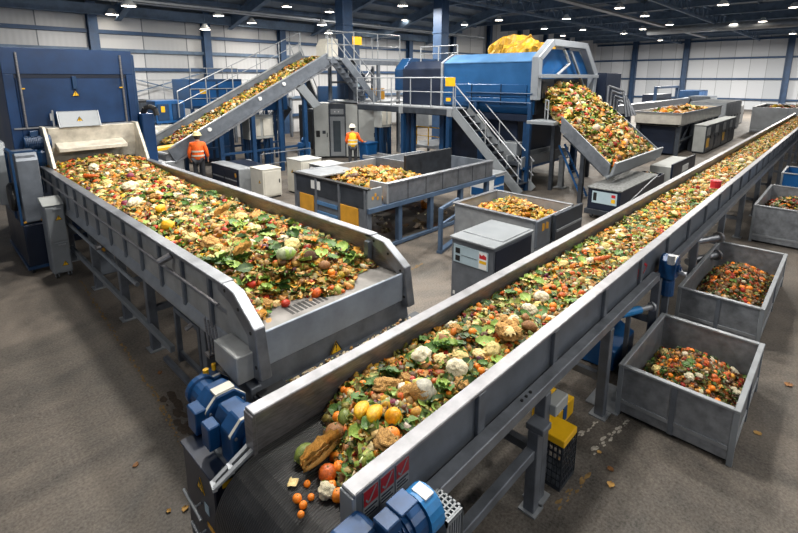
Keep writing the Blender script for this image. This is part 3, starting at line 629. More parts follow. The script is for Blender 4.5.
one('floor_plate', MB().box(4.98,5.5,1.42,1.78,.0,.012), GALV, 'loose light steel plate lying on the floor by a conveyor leg', 'plate')
m = MB().prism([(1.75,.02),(2.3,.02),(2.3,.55),(1.75,.28)], 'x', 5.75, 6.5); one('collecting_chute', m, BLUEB, 'blue sloped chute under the long conveyor beside the nearest waste bin', 'chute', bevel=.008)
t = T('air_cylinder', 'blue and silver air cylinder under the long conveyor above the blue sloped chute', 'cylinder', (6.1,1.7,0))
pt(t, 'barrel', MB().tube((5.85,1.75,.78),(6.15,1.62,.78),.05,12), TEAL); pt(t, 'rod_end', MB().tube((6.15,1.62,.78),(6.33,1.54,.78),.035,12).tube((6.33,1.54,.78),(6.36,1.527,.78),.06,12), GALV); pt(t,'stand',MB().box(5.95,6.0,1.67,1.72,0,.74),FRAME)

# ------------------------------------------------------------------ middle hopper with trough
t = T('feed_hopper', 'grey feed hopper with two amber panels heaped with yellowish waste in mid hall', 'hopper', (7.5, 8.2, 0))
x0, y0, y1, h = 6.3, 7.0, 9.65, 1.42
pt(t, 'front_wall', MB().box(x0,x0+.05,y0,y1,1.0,h), GREYD, .008); pt(t, 'front_rim', MB().box(x0-.03,x0+.09,y0-.03,y1+.03,h,h+.04), BLACK, .006)
pt(t, 'front_panel', MB().box(x0+.01,x0+.05,y0,y1,.42,1.0), GREY, .006)
for a, b in ((y0+.28,y0+.92),(y1-.78,y1-.22)): pt(t, 'amber_panel', MB().box(x0-.012,x0+.01,a,b,.48,.98), ORANGEP, .004, label='plain amber panel')
pt(t, 'blue_rail', MB().box(x0-.02,x0+.01,y0+.98,y1-.84,.82,.90).box(x0-.02,x0+.01,y0+.98,y1-.84,.60,.66), BLUEL, label='light-blue rails')
pt(t, 'label_plate', MB().box(x0-.008,x0,y1-1.05,y1-.70,1.16,1.36), WHITE)
for y in (y0+.04,y0+.9,y0+1.75,y1-.06): pt(t, 'stiffener', MB().box(x0-.03,x0,y-.03,y+.03,.42,h), FRAME)
for x in (6.36, 7.3, 8.4, 9.6, 10.8):
    for y in (7.05, 9.55): 
        pt(t, 'leg', MB().box(x-.06,x+.06,y-.06,y+.06,0,1.02), GBLUE if x>6.5 else GREY, .006)
pt(t, 'end_plate', MB().box(6.3,6.72,y0-.02,y0+.03,1.02,1.44), MGREY, .006)
mk = MB()
for i,(a,b) in enumerate(((6.42,1.2),(6.5,1.26),(6.56,1.18))): mk.box(a,a+.05,y0-.024,y0-.02,b,b+.07)
pt(t, 'sticker', mk, ORANGEP)
sw = pt(t, 'side_trough', MB().box(6.86,10.95,y0-.04,y0+.03,1.04,1.46).box(6.86,10.95,y0-.07,y0+.06,1.45,1.49), STEELD, .006)
for i in range(6): pt(sw, 'panel_joint', MB().box(7.5+.62*i,7.515+.62*i,y0-.046,y0-.04,1.05,1.45), GREYD)
pt(t, 'side_end', MB().box(6.83,6.88,y0-.06,y0+.5,1.04,1.49), GALV, .005)
for ya,yb in ((y0-.06,y0+.1),(y1-.1,y1)): pt(t, 'deck_beam', MB().box(6.3,11.1,ya,yb,.92,1.03), GBLUE, .006)
pt(t, 'bed_plate', MB().box(6.35,10.95,y0+.05,y1-.02,1.0,1.06), GREY)
pt(t, 'back_wall', MB().box(6.35,10.95,y1-.05,y1,1.03,1.47), GALV, .006)
pt(t, 'back_plate', MB().prism([(6.4,1.46),(7.6,1.44),(7.6,1.41),(6.4,1.43)], 'y', 8.75, y1-.05), GALV)
pt(t, 'end_wall', MB().box(10.9,10.95,y0,y1,1.03,1.46), GREY)
pt(t, 'black_side', MB().box(8.6,10.5,8.05,8.13,1.06,1.76), DARK, .008)
pt(t, 'divider', MB().box(9.0,9.05,8.1,y1,1.06,1.5), GREY)
for ya,yb,za,zb in ((y0-.02,y0+.06,.02,.10),(y1-.1,y1-.02,.02,.10),(y1-.1,y1-.02,.5,.6)): pt(t, 'lower_rail', MB().box(6.4,10.9,ya,yb,za,zb), GBLUE, .005)
t = T('cart', 'low white and blue cabinet standing behind the mid-hall skip by the stairs', 'cabinet', (12.3, 8.2, 0))
pt(t, 'body', MB().box(11.9,12.9,7.75,8.35,.06,.72), WHITE, .01); pt(t, 'top', MB().box(11.86,12.94,7.7,8.4,.72,.78), GALV, .006)
pt(t, 'blue_panel', MB().box(12.3,12.86,7.735,7.75,.12,.34).box(12.3,12.86,7.735,7.75,.40,.66).box(11.885,11.9,7.8,8.3,.12,.36), BLUEB); pt(t,'foot',MB().box(11.95,12.85,7.8,8.3,0,.06),BLACK)

# ------------------------------------------------------------------ mid-hall skip with cabinet
t = T('waste_skip', 'open grey skip of orange peelings behind the tall grey control cabinet', 'skip', (8.5, 4.9, 0))
pt(t, 'tub', MB().tray(7.72,9.3,3.93,5.8,.42,1.1,.04), GALV, .006)
pt(t, 'base', MB().box(7.7,9.32,3.93,5.8,.04,.42), NAVY, .01)
pt(t, 'rim', MB().box(7.68,9.34,5.75,5.84,1.09,1.13).box(7.68,7.76,3.93,5.75,1.09,1.13).box(9.26,9.34,3.93,5.75,1.09,1.13), STEELD, .006)
pt(t, 'corner_plate', MB().box(7.68,8.2,3.87,3.93,.60,1.12), GREY, .006)
mk = MB().prism([(7.85,.9),(7.93,.9),(7.95,1.03),(7.86,1.05)],'y',3.862,3.87).prism([(7.99,.92),(8.1,.9),(8.1,1.02),(8.02,1.05)],'y',3.862,3.87); pt(t, 'emblem', mk, ORANGEP)
pt(t, 'side_flap', MB().box(8.3,9.55,3.82,3.88,.56,1.12), GREYD, .008); pt(t, 'flap_rail', MB().box(8.35,9.5,3.795,3.82,.78,.82), GALV)
pt(t, 'skirt', MB().box(7.75,9.6,3.78,3.93,.06,.50), NAVY, .01)
t = T('safety_barrier', 'blue tube barrier on the floor beside the mid-hall skip', 'barrier', (7.95,6.1,0))
for x,y in ((7.5,6.0),(8.4,6.25)): pt(t, 'post', MB().box(x-.04,x+.04,y-.04,y+.04,0,1.0), GBLUE, .005)
pt(t, 'rail', MB().bar((7.46,5.99,.98),(8.44,6.26,.98),.06,.07).bar((7.46,5.99,.62),(8.44,6.26,.62),.05,.06), GBLUE, .005); pt(t, 'foot', MB().bar((7.45,5.99,.03),(8.45,6.26,.03),.12,.06), GBLUE)
t = T('control_cabinet', 'tall dark-grey control cabinet with a pale screen label in front of the mid-hall skip', 'cabinet', (6.5, 4.1, 0))
x0,x1,y0,y1,h = 5.93,7.12,3.68,4.5,1.15
pt(t, 'body', MB().box(x0,x1,y0,y1,.06,h-.04), GREY, .012); pt(t, 'side_panel', MB().box(x0+.03,x1-.03,y0-.012,y0,.1,h-.08), NAVY, .006)
pt(t, 'top', MB().box(x0-.03,x1+.02,y0-.025,y1+.025,h-.04,h), MGREY, .008); pt(t, 'lid', MB().box(x0+.28,x1-.02,y0+.02,y1-.02,h,h+.015), MGREY, .006)
lb = pt(t, 'label_panel', MB().box(x0-.01,x0,y0+.1,y1-.05,.72,1.02), PALEB)
g = MB(); 
for k in range(2): g.box(x0-.014,x0-.01,y1-.18,y1-.09,.88-.13*k,.97-.13*k)
pt(lb, 'display', g, BLACK); pt(lb, 'red_mark', MB().prism([(y0+.13,.90),(y0+.26,.90),(y0+.26,.98),(y0+.22,.95),(y0+.18,.98),(y0+.13,.95)],'x',x0-.014,x0-.01), RED)
pt(lb, 'yellow_mark', MB().box(x0-.014,x0-.01,y0+.13,y0+.26,.82,.87), YEL); pt(lb, 'grey_strip', MB().box(x0-.013,x0-.01,y0+.12,y0+.27,.73,1.01), WHITE)
pt(lb, 'line', MB().box(x0-.013,x0-.01,y0+.3,y1-.2,.858,.864), GREYD)
pt(t, 'sticker', MB().box(x0-.006,x0,y1-.09,y1-.05,.13,.19), WHITE); pt(t, 'foot', MB().box(x0+.05,x1-.05,y0+.05,y1-.05,0,.06), BLACK)
pt(t, 'hasp', MB().tube((7.125,3.66,.55),(7.125,3.66,.65),.03,8), GALV)

# control boxes below the chute
t = T('control_box', 'low dark control box with speckled grey lid under the waste chute lip', 'control box', (13.9, 4.4, 0))
x0,x1,y0,y1,h = 12.35,15.4,4.0,4.84,.86
pt(t, 'body', MB().box(x0,x1,y0,y1,.26,h-.04), NAVY, .012); pt(t, 'lid', MB().box(x0-.04,x1+.03,y0-.03,y1+.03,h-.04,h), mat('speckled_lid','#777a7b',.5,.3,.4,14), .008)
pt(t, 'plinth', MB().box(x0-.06,x1+.04,y0-.05,y1+.05,.12,.26), GREYD, .008)
for x in (x0+.1,x1-.2):
    for y in (y0+.06,y1-.1): caster(t, x, y, 0, .045)
lb = pt(t, 'label_panel', MB().box(x0-.01,x0,y0+.08,y1-.12,.44,.76), PALEB); pt(lb, 'display', MB().box(x0-.014,x0-.01,y1-.24,y1-.15,.5,.72), BLACK)
pt(lb, 'red_mark', MB().box(x0-.014,x0-.01,y0+.12,y0+.22,.64,.72), RED); pt(lb, 'yellow_mark', MB().box(x0-.014,x0-.01,y0+.12,y0+.22,.5,.6), YEL)
pt(t, 'hose', MB().path([(12.6,3.97,.36),(13.2,3.93,.55),(14.2,3.93,.72),(15.2,3.95,.84)],.018,8), GALV)
t = T('control_box', 'grey-topped box with white plate on a dark end beyond the waste chute', 'control box', (18.6, 4.4, 0))
pt(t, 'body', MB().box(17.2,19.9,4.06,4.72,.05,.8), LGREY, .01); pt(t, 'end_panel', MB().box(17.1,20.1,4.0,4.06,.05,.92), NAVY, .008); pt(t, 'plate', MB().box(18.3,19.1,3.99,4.0,.5,.72), WHITE); pt(t,'foot',MB().box(17.3,19.8,4.1,4.7,0,.05),BLACK)
t = T('side_box', 'small dark box of scraps between the two control boxes by the chute', 'box', (15.9,4.4,0)); pt(t,'tub',MB().tray(15.5,16.4,4.05,4.7,.05,.72,.03),NAVY,.006); pt(t,'foot',MB().box(15.6,16.3,4.1,4.65,0,.05),BLACK)

# ------------------------------------------------------------------ drum machine, platform and chute
t = T('trommel_drum', 'huge horizontal blue drum machine raised on a frame, open at its end', 'machine', (16.3, 10, 0))
DZ = [(14.05,2.75),(14.3,2.5),(18.2,2.5),(18.45,2.75),(18.45,4.0),(17.6,4.52),(14.7,4.52),(14.05,4.22)]
pt(t, 'drum_body', MB().prism(DZ, 'y', 7.6, 11.25), DRUM, .03)
pt(t, 'top_cover', MB().prism([(14.03,4.24),(14.7,4.55),(17.6,4.55),(18.47,4.02),(18.47,4.0),(17.6,4.52),(14.7,4.52),(14.03,4.21)], 'y', 7.6, 11.25), BLUEL)
for z0,z1 in ((2.8,3.05),(3.05,3.5)): pt(t, 'side_panel', MB().box(14.0,14.05,7.75,11.15,z0+.02,z1-.01), DRUMP, .01)
for y in (8.7, 9.9): pt(t, 'panel_joint', MB().box(13.985,14.0,y-.015,y+.015,2.8,3.5), NAVY)
pt(t, 'rear_section', MB().prism([(14.1,2.5),(18.2,2.5),(18.2,4.0),(17.5,4.35),(14.6,4.35),(14.1,4.05)], 'y', 11.3, 13.4), NAVY, .02)
pt(t, 'rear_cap', MB().prism([(14.15,4.05),(14.6,4.5),(17.5,4.5),(18.2,4.0),(18.2,3.2),(14.15,3.2)], 'y', 13.4, 13.9), BLUE, .02)
pt(t, 'seam_ring', MB().prism([(13.98,2.7),(14.3,2.42),(18.2,2.42),(18.5,2.7),(18.5,4.03),(17.62,4.6),(14.66,4.6),(13.98,4.26)], 'y', 11.22, 11.32), GALV, .01)
# open hood
ho = [(13.98,3.0),(13.98,4.35),(14.9,4.95),(17.6,4.95),(18.75,3.9),(18.6,2.6)]; hi = [(14.22,3.0),(14.22,4.25),(15.0,4.74),(17.45,4.74),(18.45,3.8),(18.35,2.6)]
m = MB()
for (a,b,c,d) in zip(ho[:-1],ho[1:],hi[1:],hi[:-1]): m.prism([a,b,c,d], 'y', 7.35, 7.6)
hd = pt(t, 'hood_frame', m, HOODG, .012)
pt(t, 'hood_shell', MB().prism([(14.22,4.25),(15.0,4.72),(17.45,4.72),(18.45,3.8),(18.35,2.6),(18.3,2.6),(18.38,3.78),(17.4,4.66),(15.03,4.66),(14.27,4.22)], 'y', 7.6, 8.6) if False else MB().prism([(14.3,2.6),(18.3,2.6),(18.4,3.8),(17.4,4.66),(15.03,4.66),(14.3,4.2)], 'y', 7.592, 7.6), BLUEB, label='blue inner drum wall')
pt(t, 'lower_screen', MB().box(14.3,18.3,7.56,7.59,2.5,3.68), DARK)
pt(t, 'crossbar', MB().box(14.0,18.6,7.25,7.38,3.70,3.82), HOODG, .008)
m = MB().path([(15.6,7.5,3.8),(16.4,7.45,4.2),(15.9,7.45,4.65)],.05).bar((16.5,7.48,4.6),(18.2,7.48,3.0),.08,.08); pt(t, 'spray_pipe', m, GALV)
for x,z in ((14.6,3.3),(15.1,3.1),(15.7,3.35),(16.4,3.2),(17.1,3.3)): pt(t, 'inner_baffle', MB().box(x-.18,x+.18,7.42,7.58,z-.25,z+.3), DARK)
for x in (14.3, 18.1):
    for y in (7.8, 9.6, 11.4, 13.2): pt(t, 'leg', MB().box(x-.11,x+.11,y-.11,y+.11,0,2.5), BLUE, .01)
pt(t, 'under_frame', MB().box(14.15,18.3,7.7,13.4,2.28,2.5), NAVY); pt(t, 'lower_shade_block', MB().prism([(14.6,.5),(18,.5),(18,2.28),(14.5,2.28)], 'y', 8.3, 11.2), NAVY, .02)  # navy block beneath the drum added to keep that space dark
pt(t, 'drive_box', MB().box(14.0,14.5,8.0,8.6,1.1,1.55), MGREY, .01)
rails(t, [(14.8,11.4,4.75 - .02),(14.8,7.9,4.75)], .55, GALV) if False else rails(t, [(15.1,13.3,4.35),(15.1,11.4,4.35)], .6, GALV)
t2 = T('tarpaulin', 'crumpled yellow tarpaulin bundle lying on top of the blue drum', 'tarpaulin', (15.7, 9.0, 4.55))
m = MB(); NX_, NY_ = 26, 12
for i in range(NX_):
    for j in range(NY_):
        u = i/(NX_-1); a = PI*j/(NY_-1); rr = .30+.16*math.sin(PI*min(1,u*1.25))**.6; rr *= 1+.16*math.sin(9*u+3*math.cos(a*2))+.16*math.sin(23*u+7*a)*math.sin(5*a+11*u)+.14*R.random()
        m.v.append((15.6-rr*1.5*math.cos(a), 10.0-2.2*u, 4.55+rr*1.35*math.sin(a)*(1-.25*u)+.01))
for i in range(NX_-1):
    for j in range(NY_-1): m.f.append((i*NY_+j,(i+1)*NY_+j,(i+1)*NY_+j+1,i*NY_+j+1))
m.f.append(tuple(range(NY_))); m.f.append(tuple((NX_-1)*NY_+j for j in range(NY_-1,-1,-1)))
pt(t2, 'sheet', m, TARP, smooth=False)
s_ = MB()
for y in (8.6, 9.4): s_.path([(15.0,y,4.6),(15.1,y,4.95),(15.6,y,5.20),(16.1,y,4.95),(16.25,y,4.6)],.02,6)
pt(t2, 'rope', s_, mat('rope','#9c7a22',.8))
t = T('access_platform', 'raised steel access platform with railings and stairs in front of the blue drum', 'platform', (13.6, 11, 0))
dz = 2.66
pt(t, 'deck', MB().box(13.2,14.0,10.1,15.2,dz-.05,dz), GALV); pt(t, 'deck_beam', MB().box(13.2,13.28,10.1,15.2,dz-.27,dz-.05).box(13.92,14.0,10.1,15.2,dz-.27,dz-.05), GREYD, .008)
pt(t, 'bracket', MB().box(13.14,13.2,10.12,10.34,dz-.3,dz+.0).box(13.14,13.2,12.5,12.7,dz-.3,dz), GALV, .006)
for x,y in ((13.3,12.6),(13.9,12.6),(13.3,10.35)): pt(t, 'leg', MB().box(x-.08,x+.08,y-.08,y+.08,0,dz-.27), BLUE, .008)
rails(t, [(13.22,15.2,dz),(13.22,10.12,dz)], 1.05)
stairs(t, (13.2,7.35,.05), (13.2,10.1,dz-.08), .85, 'x', MGREY, 10, hand=GALV, tread=GREYD)
sg = pt(t, 'sign', MB().box(13.14,13.16,10.0,10.42,3.42,3.72), YEL, label='plain yellow sign')
pt(t, 'sign', MB().box(13.14,13.16,10.18,10.38,2.9,3.02), YEL, label='small yellow tag')
pt(t, 'cover_plate', MB().prism([(7.7,.3),(7.9,.3),(9.9,2.3),(9.7,2.45)],'x',14.12,14.16), WHITE, label='white cover plate')
t = T('grating_walkway', 'narrow walkway with blue railing along the side of the blue drum', 'walkway', (14,8.6,0))
pt(t, 'post', MB().box(14.5-.6,14.62-.6,7.5,7.62,0,2.9), BLUE, .006); pt(t, 'post', MB().box(13.9,14.02,9.6,9.72,2.6,2.9), BLUE)
pt(t, 'handrail', MB().tube((13.93,7.5,2.9),(13.93,10.1,2.9),.03).tube((13.93,7.5,3.2),(13.93,10.1,3.2),.025), BLUE)
t = T('bollard_post', 'square steel post on the floor at the foot of the platform stairs', 'post', (15.2,6.9,0)); pt(t,'post',MB().box(15.12,15.28,6.84,7.0,0,1.05),GALV,.01); pt(t,'cap',MB().box(15.08,15.32,6.8,7.04,1.05,1.09),GALV); pt(t,'base',MB().box(15.02,15.38,6.74,7.1,0,.02),GALV)
t = T('discharge_chute', 'wide steel chute spilling waste down from the open end of the drum', 'chute', (15.2, 5.8, 0))
p, q = Vector((0,6.2,2.22)), Vector((0,4.62,1.02)); CSL = (p.z-q.z)/(p.y-q.y)
prof = [(p.y,p.z),(q.y,q.z),(q.y,q.z+.03),(p.y,p.z+.03)]
m = MB().add([(13.15,q.y,q.z),(17.35,q.y,q.z),(17.6,p.y,p.z),(13.4,p.y,p.z),(13.15,q.y,q.z-.04),(17.35,q.y,q.z-.04),(17.6,p.y,p.z-.04),(13.4,p.y,p.z-.04)],[(0,1,2,3),(7,6,5,4),(0,4,5,1),(1,5,6,2),(2,6,7,3),(3,7,4,0)])
pt(t, 'floor_plate', m, STEELD)
for xa,xb in ((13.12,13.37),(17.35,17.6)):
    vs = [(xb,p.y,p.z-.08),(xa,q.y,q.z-.08),(xa,q.y-.03,q.z+.36),(xb,p.y,p.z+.38)]
    pt(t, 'side_wall', MB().add([(a-.03,b,c) for a,b,c in vs]+[(a+.03,b,c) for a,b,c in vs],[(0,1,2,3),(7,6,5,4),(0,4,5,1),(1,5,6,2),(2,6,7,3),(3,7,4,0)]), FRAME, .006)
m = MB().add([(13.45,6.2,2.2),(17.6,6.2,2.2),(18.0,7.3,2.85),(14.6,7.3,2.85),(13.45,6.2,2.15),(17.6,6.2,2.15),(18.0,7.3,2.8),(14.6,7.3,2.8)],[(0,1,2,3),(7,6,5,4),(0,4,5,1),(1,5,6,2),(2,6,7,3),(3,7,4,0)])
pt(t, 'upper_plate', m, STEELD)
pt(t, 'lip', MB().prism([(4.66,.98),(4.50,1.08),(4.42,1.42),(4.47,1.44),(4.58,1.10),(4.70,1.02)],'x',13.08,17.42), MGREY, .008)
pt(t, 'under_frame', MB().bar((13.55,6.15,2.05),(13.4,4.8,1.02),.08,.14).bar((17.4,6.15,2.05),(17.1,4.8,1.02),.08,.14).bar((13.5,5.3,1.36),(17.2,5.3,1.36),.08,.08), GREYD)
for x,y,z in ((13.6,5.56,1.55),(17.2,5.56,1.55),(14.6,7.0,2.45),(17.6,7.0,2.45)): pt(t, 'leg', MB().box(x-.06,x+.06,y-.06,y+.06,0,z), GREYD)
rails(t, [(13.5,6.7,2.42),(14.1,7.1,2.42)], .6, GALV, 1)
pt(t, 'side_platform', MB().box(13.3,14.2,6.4,7.3,2.3,2.4), MGREY, .006)
t = T('ladder', 'blue ladder leaning beneath the discharge chute', 'ladder', (14.4,5.9,0))
pt(t, 'stile', MB().bar((14.2,5.75,0),(14.2,6.6,1.6),.03,.06), BLUEB); pt(t, 'stile', MB().bar((14.6,5.75,0),(14.6,6.6,1.6),.03,.06), BLUEB)
m = MB(); 
for i in range(1,8): a = Vector((14.2,5.75,0)).lerp(Vector((14.2,6.6,1.6)), i/8); m.tube(a, a+Vector((.4,0,0)), .015)
pt(t, 'rung', m, BLUEB)
t = T('return_conveyor', 'short grey and blue conveyor under the mouth of the drum', 'conveyor', (15.4,7.9,0))
pt(t,'bed',MB().box(13.7,17.2,7.65,8.15,.85,.95),GREYD); pt(t,'side_wall',MB().box(13.7,17.2,7.6,7.65,.75,1.15),MGREY,.008); pt(t,'side_wall',MB().box(13.7,17.2,8.15,8.2,.75,1.15),MGREY,.008); pt(t,'blue_band',MB().box(13.75,17.15,7.58,7.6,.72,.80),BLUEB)
for x in (13.85,17.0): pt(t,'leg',MB().box(x-.06,x+.06,7.7,7.82,0,.85),BLUE)
t = T('pipe_bank', 'cluster of pipes and valves beside the open mouth of the drum', 'pipes', (19.6,7.2,0))
m = MB()
for i in range(4): m.path([(19.0+.35*i,7.0,2.0),(19.0+.35*i,7.0,3.4-.2*i),(19.5+.35*i,6.6,3.2-.2*i),(19.5+.35*i,6.4,2.2)],.05,8)
pt(t, 'pipe', m, STEELD); pt(t, 'frame', MB().box(18.9,20.8,6.9,7.1,1.9,2.0).box(18.9,19.0,6.9,7.0,0,1.9).box(20.7,20.8,6.9,7.0,0,1.9), NAVY); pt(t,'tank',MB().box(19.0,20.6,7.1,7.8,2.0,3.9),NAVY,.02)

# ------------------------------------------------------------------ inclined conveyor
t = T('inclined_conveyor', 'sloping grey conveyor carrying scraps up behind the workers', 'conveyor', (9, 17.2, 0))
IX0,IZ0,IX1,IZ1 = 5.9,1.12,12.7,4.50; ISL = (IZ1-IZ0)/(IX1-IX0)
for y, x0 in ((16.38, 5.9),(18.3, 5.3)):
    a = Vector((x0,y,IZ0+(x0-IX0)*ISL)); b = Vector((IX1,y,IZ1)); off = .14 if y > 17 else 0
    k = pt(t, 'side_wall', MB().bar(a+Vector((0,0,off)), b+Vector((0,0,off)), .06, .46), GREY, .006)
    pt(k, 'rim', MB().bar(a+Vector((-.1,0,.24+off)), b+Vector((-.1,0,.24+off)), .12, .03), GALV)
    if y < 17:
        pt(k, 'lower_edge', MB().bar(a+Vector((.1,-.02,-.25)), b+Vector((.1,-.02,-.25)), .12, .06), STEELD)
        for f in (.2,.5,.66): c = a.lerp(b,f); pt(k, 'lamp_boss', MB().tube(c+Vector((0,-.09,.12)), c+Vector((0,-.03,.12)), .07, 12), WHITE)
pt(t, 'belt', MB().bar((IX0,17.34,IZ0+.02),(IX1,17.34,IZ1+.02),1.86,.05), BLACK)
pt(t, 'tail_drum', MB().tube((IX0,16.45,IZ0-.1),(IX0,18.25,IZ0-.1),.16,16), STEELD)
pt(t, 'tail_guard', MB().box(5.5,6.3,16.35,17.2,.3,.95), GALV, .02)
for x in (7.7, 9.0, 10.2, 11.4):
    for y in (16.45, 18.25): pt(t, 'leg', MB().box(x-.08,x+.08,y-.08,y+.08,0,IZ0+(x-IX0)*ISL-.25), BLUE, .008)
pt(t, 'support_arm', MB().prism([(10.9,3.35),(11.3,3.5),(12.15,2.6),(11.75,2.45)],'y',16.30,16.42), MGREY, .01)
for z in (.9,): pt(t, 'cross_brace', MB().box(7.7,11.4,16.42,16.48,z,z+.08).box(7.7,11.4,18.2,18.26,z,z+.08), BLUE)
rails(t, [(7.2,18.75,2.2),(12.9,18.75,4.75)], 1.0, GALV, 1.2)
pt(t, 'yellow_skirt', MB().bar((5.2,16.6,1.35),(6.2,16.6,1.42),.5,.08), YEL)
t = T('upper_platform', 'small high steel platform with railings beside the tall blue column', 'platform', (15.4, 16.9, 0))
uz = 4.55
pt(t, 'deck', MB().box(14.1,17.1,16.4,18.4,uz-.06,uz), GALV); pt(t, 'deck_beam', MB().box(14.1,17.1,16.4,16.48,uz-.26,uz-.06).box(14.1,14.18,16.4,18.4,uz-.26,uz-.06), GREY, .006)
for x in (14.2,15.65,17.0):
    for y in (16.46,18.3): pt(t, 'leg', MB().box(x-.07,x+.07,y-.07,y+.07,2.66 if x<15 else 0,uz-.26), GREY, .006)
rails(t, [(14.12,18.4,uz),(14.12,16.42,uz),(17.08,16.42,uz),(17.08,18.4,uz)], 1.15, GALV, 1.4)
pt(t, 'sign', MB().box(13.98,14.52,16.33,16.35,5.15,5.5), YEL, label='plain yellow sign')
pt(t, 'landing', MB().box(12.55,14.1,16.3,17.6,4.48,4.55), GALV); rails(t, [(12.6,16.32,4.55),(14.05,16.32,4.55)], 1.1, GALV, 1.4)
stairs(t, (14.6,15.5,2.68), (12.75,15.5,4.5), .8, 'y', GREY, 8)
pt(t, 'middle_deck', MB().box(14.1,17.1,15.2,18.4,2.6,2.66), GALV); rails(t, [(14.6,15.22,2.66),(17.05,15.22,2.66)], 1.05, GALV, 1.2)
pt(t, 'cross_brace', MB().bar((15.7,18.3,2.7),(17.0,18.3,4.3),.06,.06).bar((14.2,18.3,3.5),(17,18.3,3.5),.06,.1), GREY)
pt(t, 'cabinet', MB().box(14.9,15.5,17.2,17.8,2.66,3.9), NAVY, .01); pt(t, 'screen', MB().box(15.0,15.4,17.18,17.2,3.3,3.6), PALEB); pt(t, 'hose_box', MB().box(16.0,16.6,17.0,17.4,2.66,3.2), ORANGEP, .01)
t = T('discharge_box', 'beige box at the top of the sloping conveyor', 'housing', (13.3,17.3,4.55)); pt(t,'body',MB().prism([(13.0,4.56),(13.7,4.56),(13.7,5.4),(13.2,5.4),(13.0,5.1)],'y',17.0,17.7),BEIGE,.015); pt(t,'flange',MB().box(12.95,13.75,16.96,17.74,4.56,4.62),GALV)
t = T('transfer_hopper', 'blue transfer hopper hanging under the top of the sloping conveyor', 'hopper', (11.1,18.9,0)); pt(t,'body',MB().prism([(10.6,3.4),(11.9,3.4),(11.9,2.3),(10.8,2.3)],'y',18.5,19.6),BLUEB,.015); pt(t,'leg',MB().box(10.85,10.95,18.6,18.7,0,2.3),BLUE); pt(t,'leg',MB().box(11.75,11.85,19.4,19.5,0,2.3),BLUE)
t = T('service_stairs', 'dark service stairs under the sloping conveyor', 'stairs', (11.6,17.8,0)); stairs(t,(11.0,19.9,.1),(12.9,19.9,2.3),.8,'y',GREYD,7,True,GREY)
t = T('steep_stairs', 'steep grey stairs rising behind the grey panel cabinet', 'stairs', (13,18.4,0)); stairs(t,(13.9,18.9,2.2),(12.9,18.9,4.4),.8,'y',GREYD,8,True,GALV); pt(t,'landing',MB().box(13.5,14.6,18.8,19.8,2.1,2.2),GREYD); pt(t,'leg',MB().box(13.55,13.65,18.85,18.95,0,2.1),GREYD); pt(t,'leg',MB().box(14.45,14.55,19.65,19.75,0,2.1),GREYD)

# ------------------------------------------------------------------ cabinets and machines on the floor
t = T('panel_cabinet', 'large pale-grey panel cabinet with glass door facing the standing worker', 'cabinet', (12.4, 16.0, 0))
x0,x1,y0,y1,h = 12.4,15.35,16.0,17.4,2.55
pt(t, 'body', MB().box(x0,x1,y0,y1,.05,h), GREYD, .015); pt(t, 'plinth', MB().box(x0+.03,x1-.03,y0+.03,y1,0,.05), BLACK)
for a,b in ((12.42,13.10),(13.90,14.45),(14.49,15.30)): 
    d = pt(t, 'door', MB().box(a,b,y0-.04,y0,.08,h-.02), LGREY, .008); pt(d,'handle',MB().box(b-.1,b-.06,y0-.06,y0-.025,1.0,1.2),BLACK)
pt(t, 'glass_door', MB().box(13.16,13.84,y0-.02,y0,.1,1.95), MGREY, .008); pt(t, 'glass_pane', MB().box(13.3,13.65,y0-.026,y0-.02,.3,1.75), GLASS)
pt(t, 'display', MB().box(13.2,13.8,y0-.02,y0,2.05,2.3), MGREY, .006); pt(t, 'indicator', MB().box(13.38,13.42,y0-.03,y0-.02,2.15,2.2).box(13.55,13.59,y0-.03,y0-.02,2.15,2.2), WHITE)
pt(t, 'window', MB().box(14.62,14.95,y0-.032,y0-.025,1.3,1.95), GLASS); pt(t,'panel_box',MB().box(12.5,12.68,y0-.05,y0-.025,1.0,1.3),BLACK); pt(t, 'lock_box', MB().box(12.8,12.95,y0-.05,y0-.025,1.15,1.3), GREYD)
pt(t, 'side_panel', MB().box(x0-.02,x0,16.1,17.3,.08,h-.05), LGREY, .006)
t.location = (12.95,18.0,0); t.rotation_euler = (0,0,math.radians(-47))
t = T('wheeled_bin', 'blue wheeled bin beside the standing worker', 'bin', (13.15,14.5,0)); pt(t,'tub',MB().prism([(12.92,.08),(13.38,.08),(13.45,1.02),(12.85,1.02)],'y',14.25,14.75),BLUEB,.015); pt(t,'lid',MB().box(12.82,13.48,14.2,14.8,1.02,1.08),BLUEB,.01); pt(t,'wheel',MB().tube((12.95,14.75,.08),(12.95,14.8,.08),.08,12),BLACK); pt(t,'wheel',MB().tube((13.35,14.75,.08),(13.35,14.8,.08),.08,12),BLACK)
t = T('drum_barrel', 'blue barrel standing at the corner of the grey panel cabinet', 'barrel', (11.6,16.9,0)); pt(t,'body',MB().lathe([(0,0),(.27,0),(.29,.03),(.28,.3),(.3,.32),(.28,.34),(.28,.62),(.3,.64),(.28,.66),(.28,.95),(.26,.98),(0,.98)],(11.6,16.9,0),n=18),BLUEB); pt(t,'cap',MB().lathe([(0,0),(.1,0),(.12,.12),(.06,.22),(0,.22)],(11.6,16.9,.98),n=12),BLUEB)
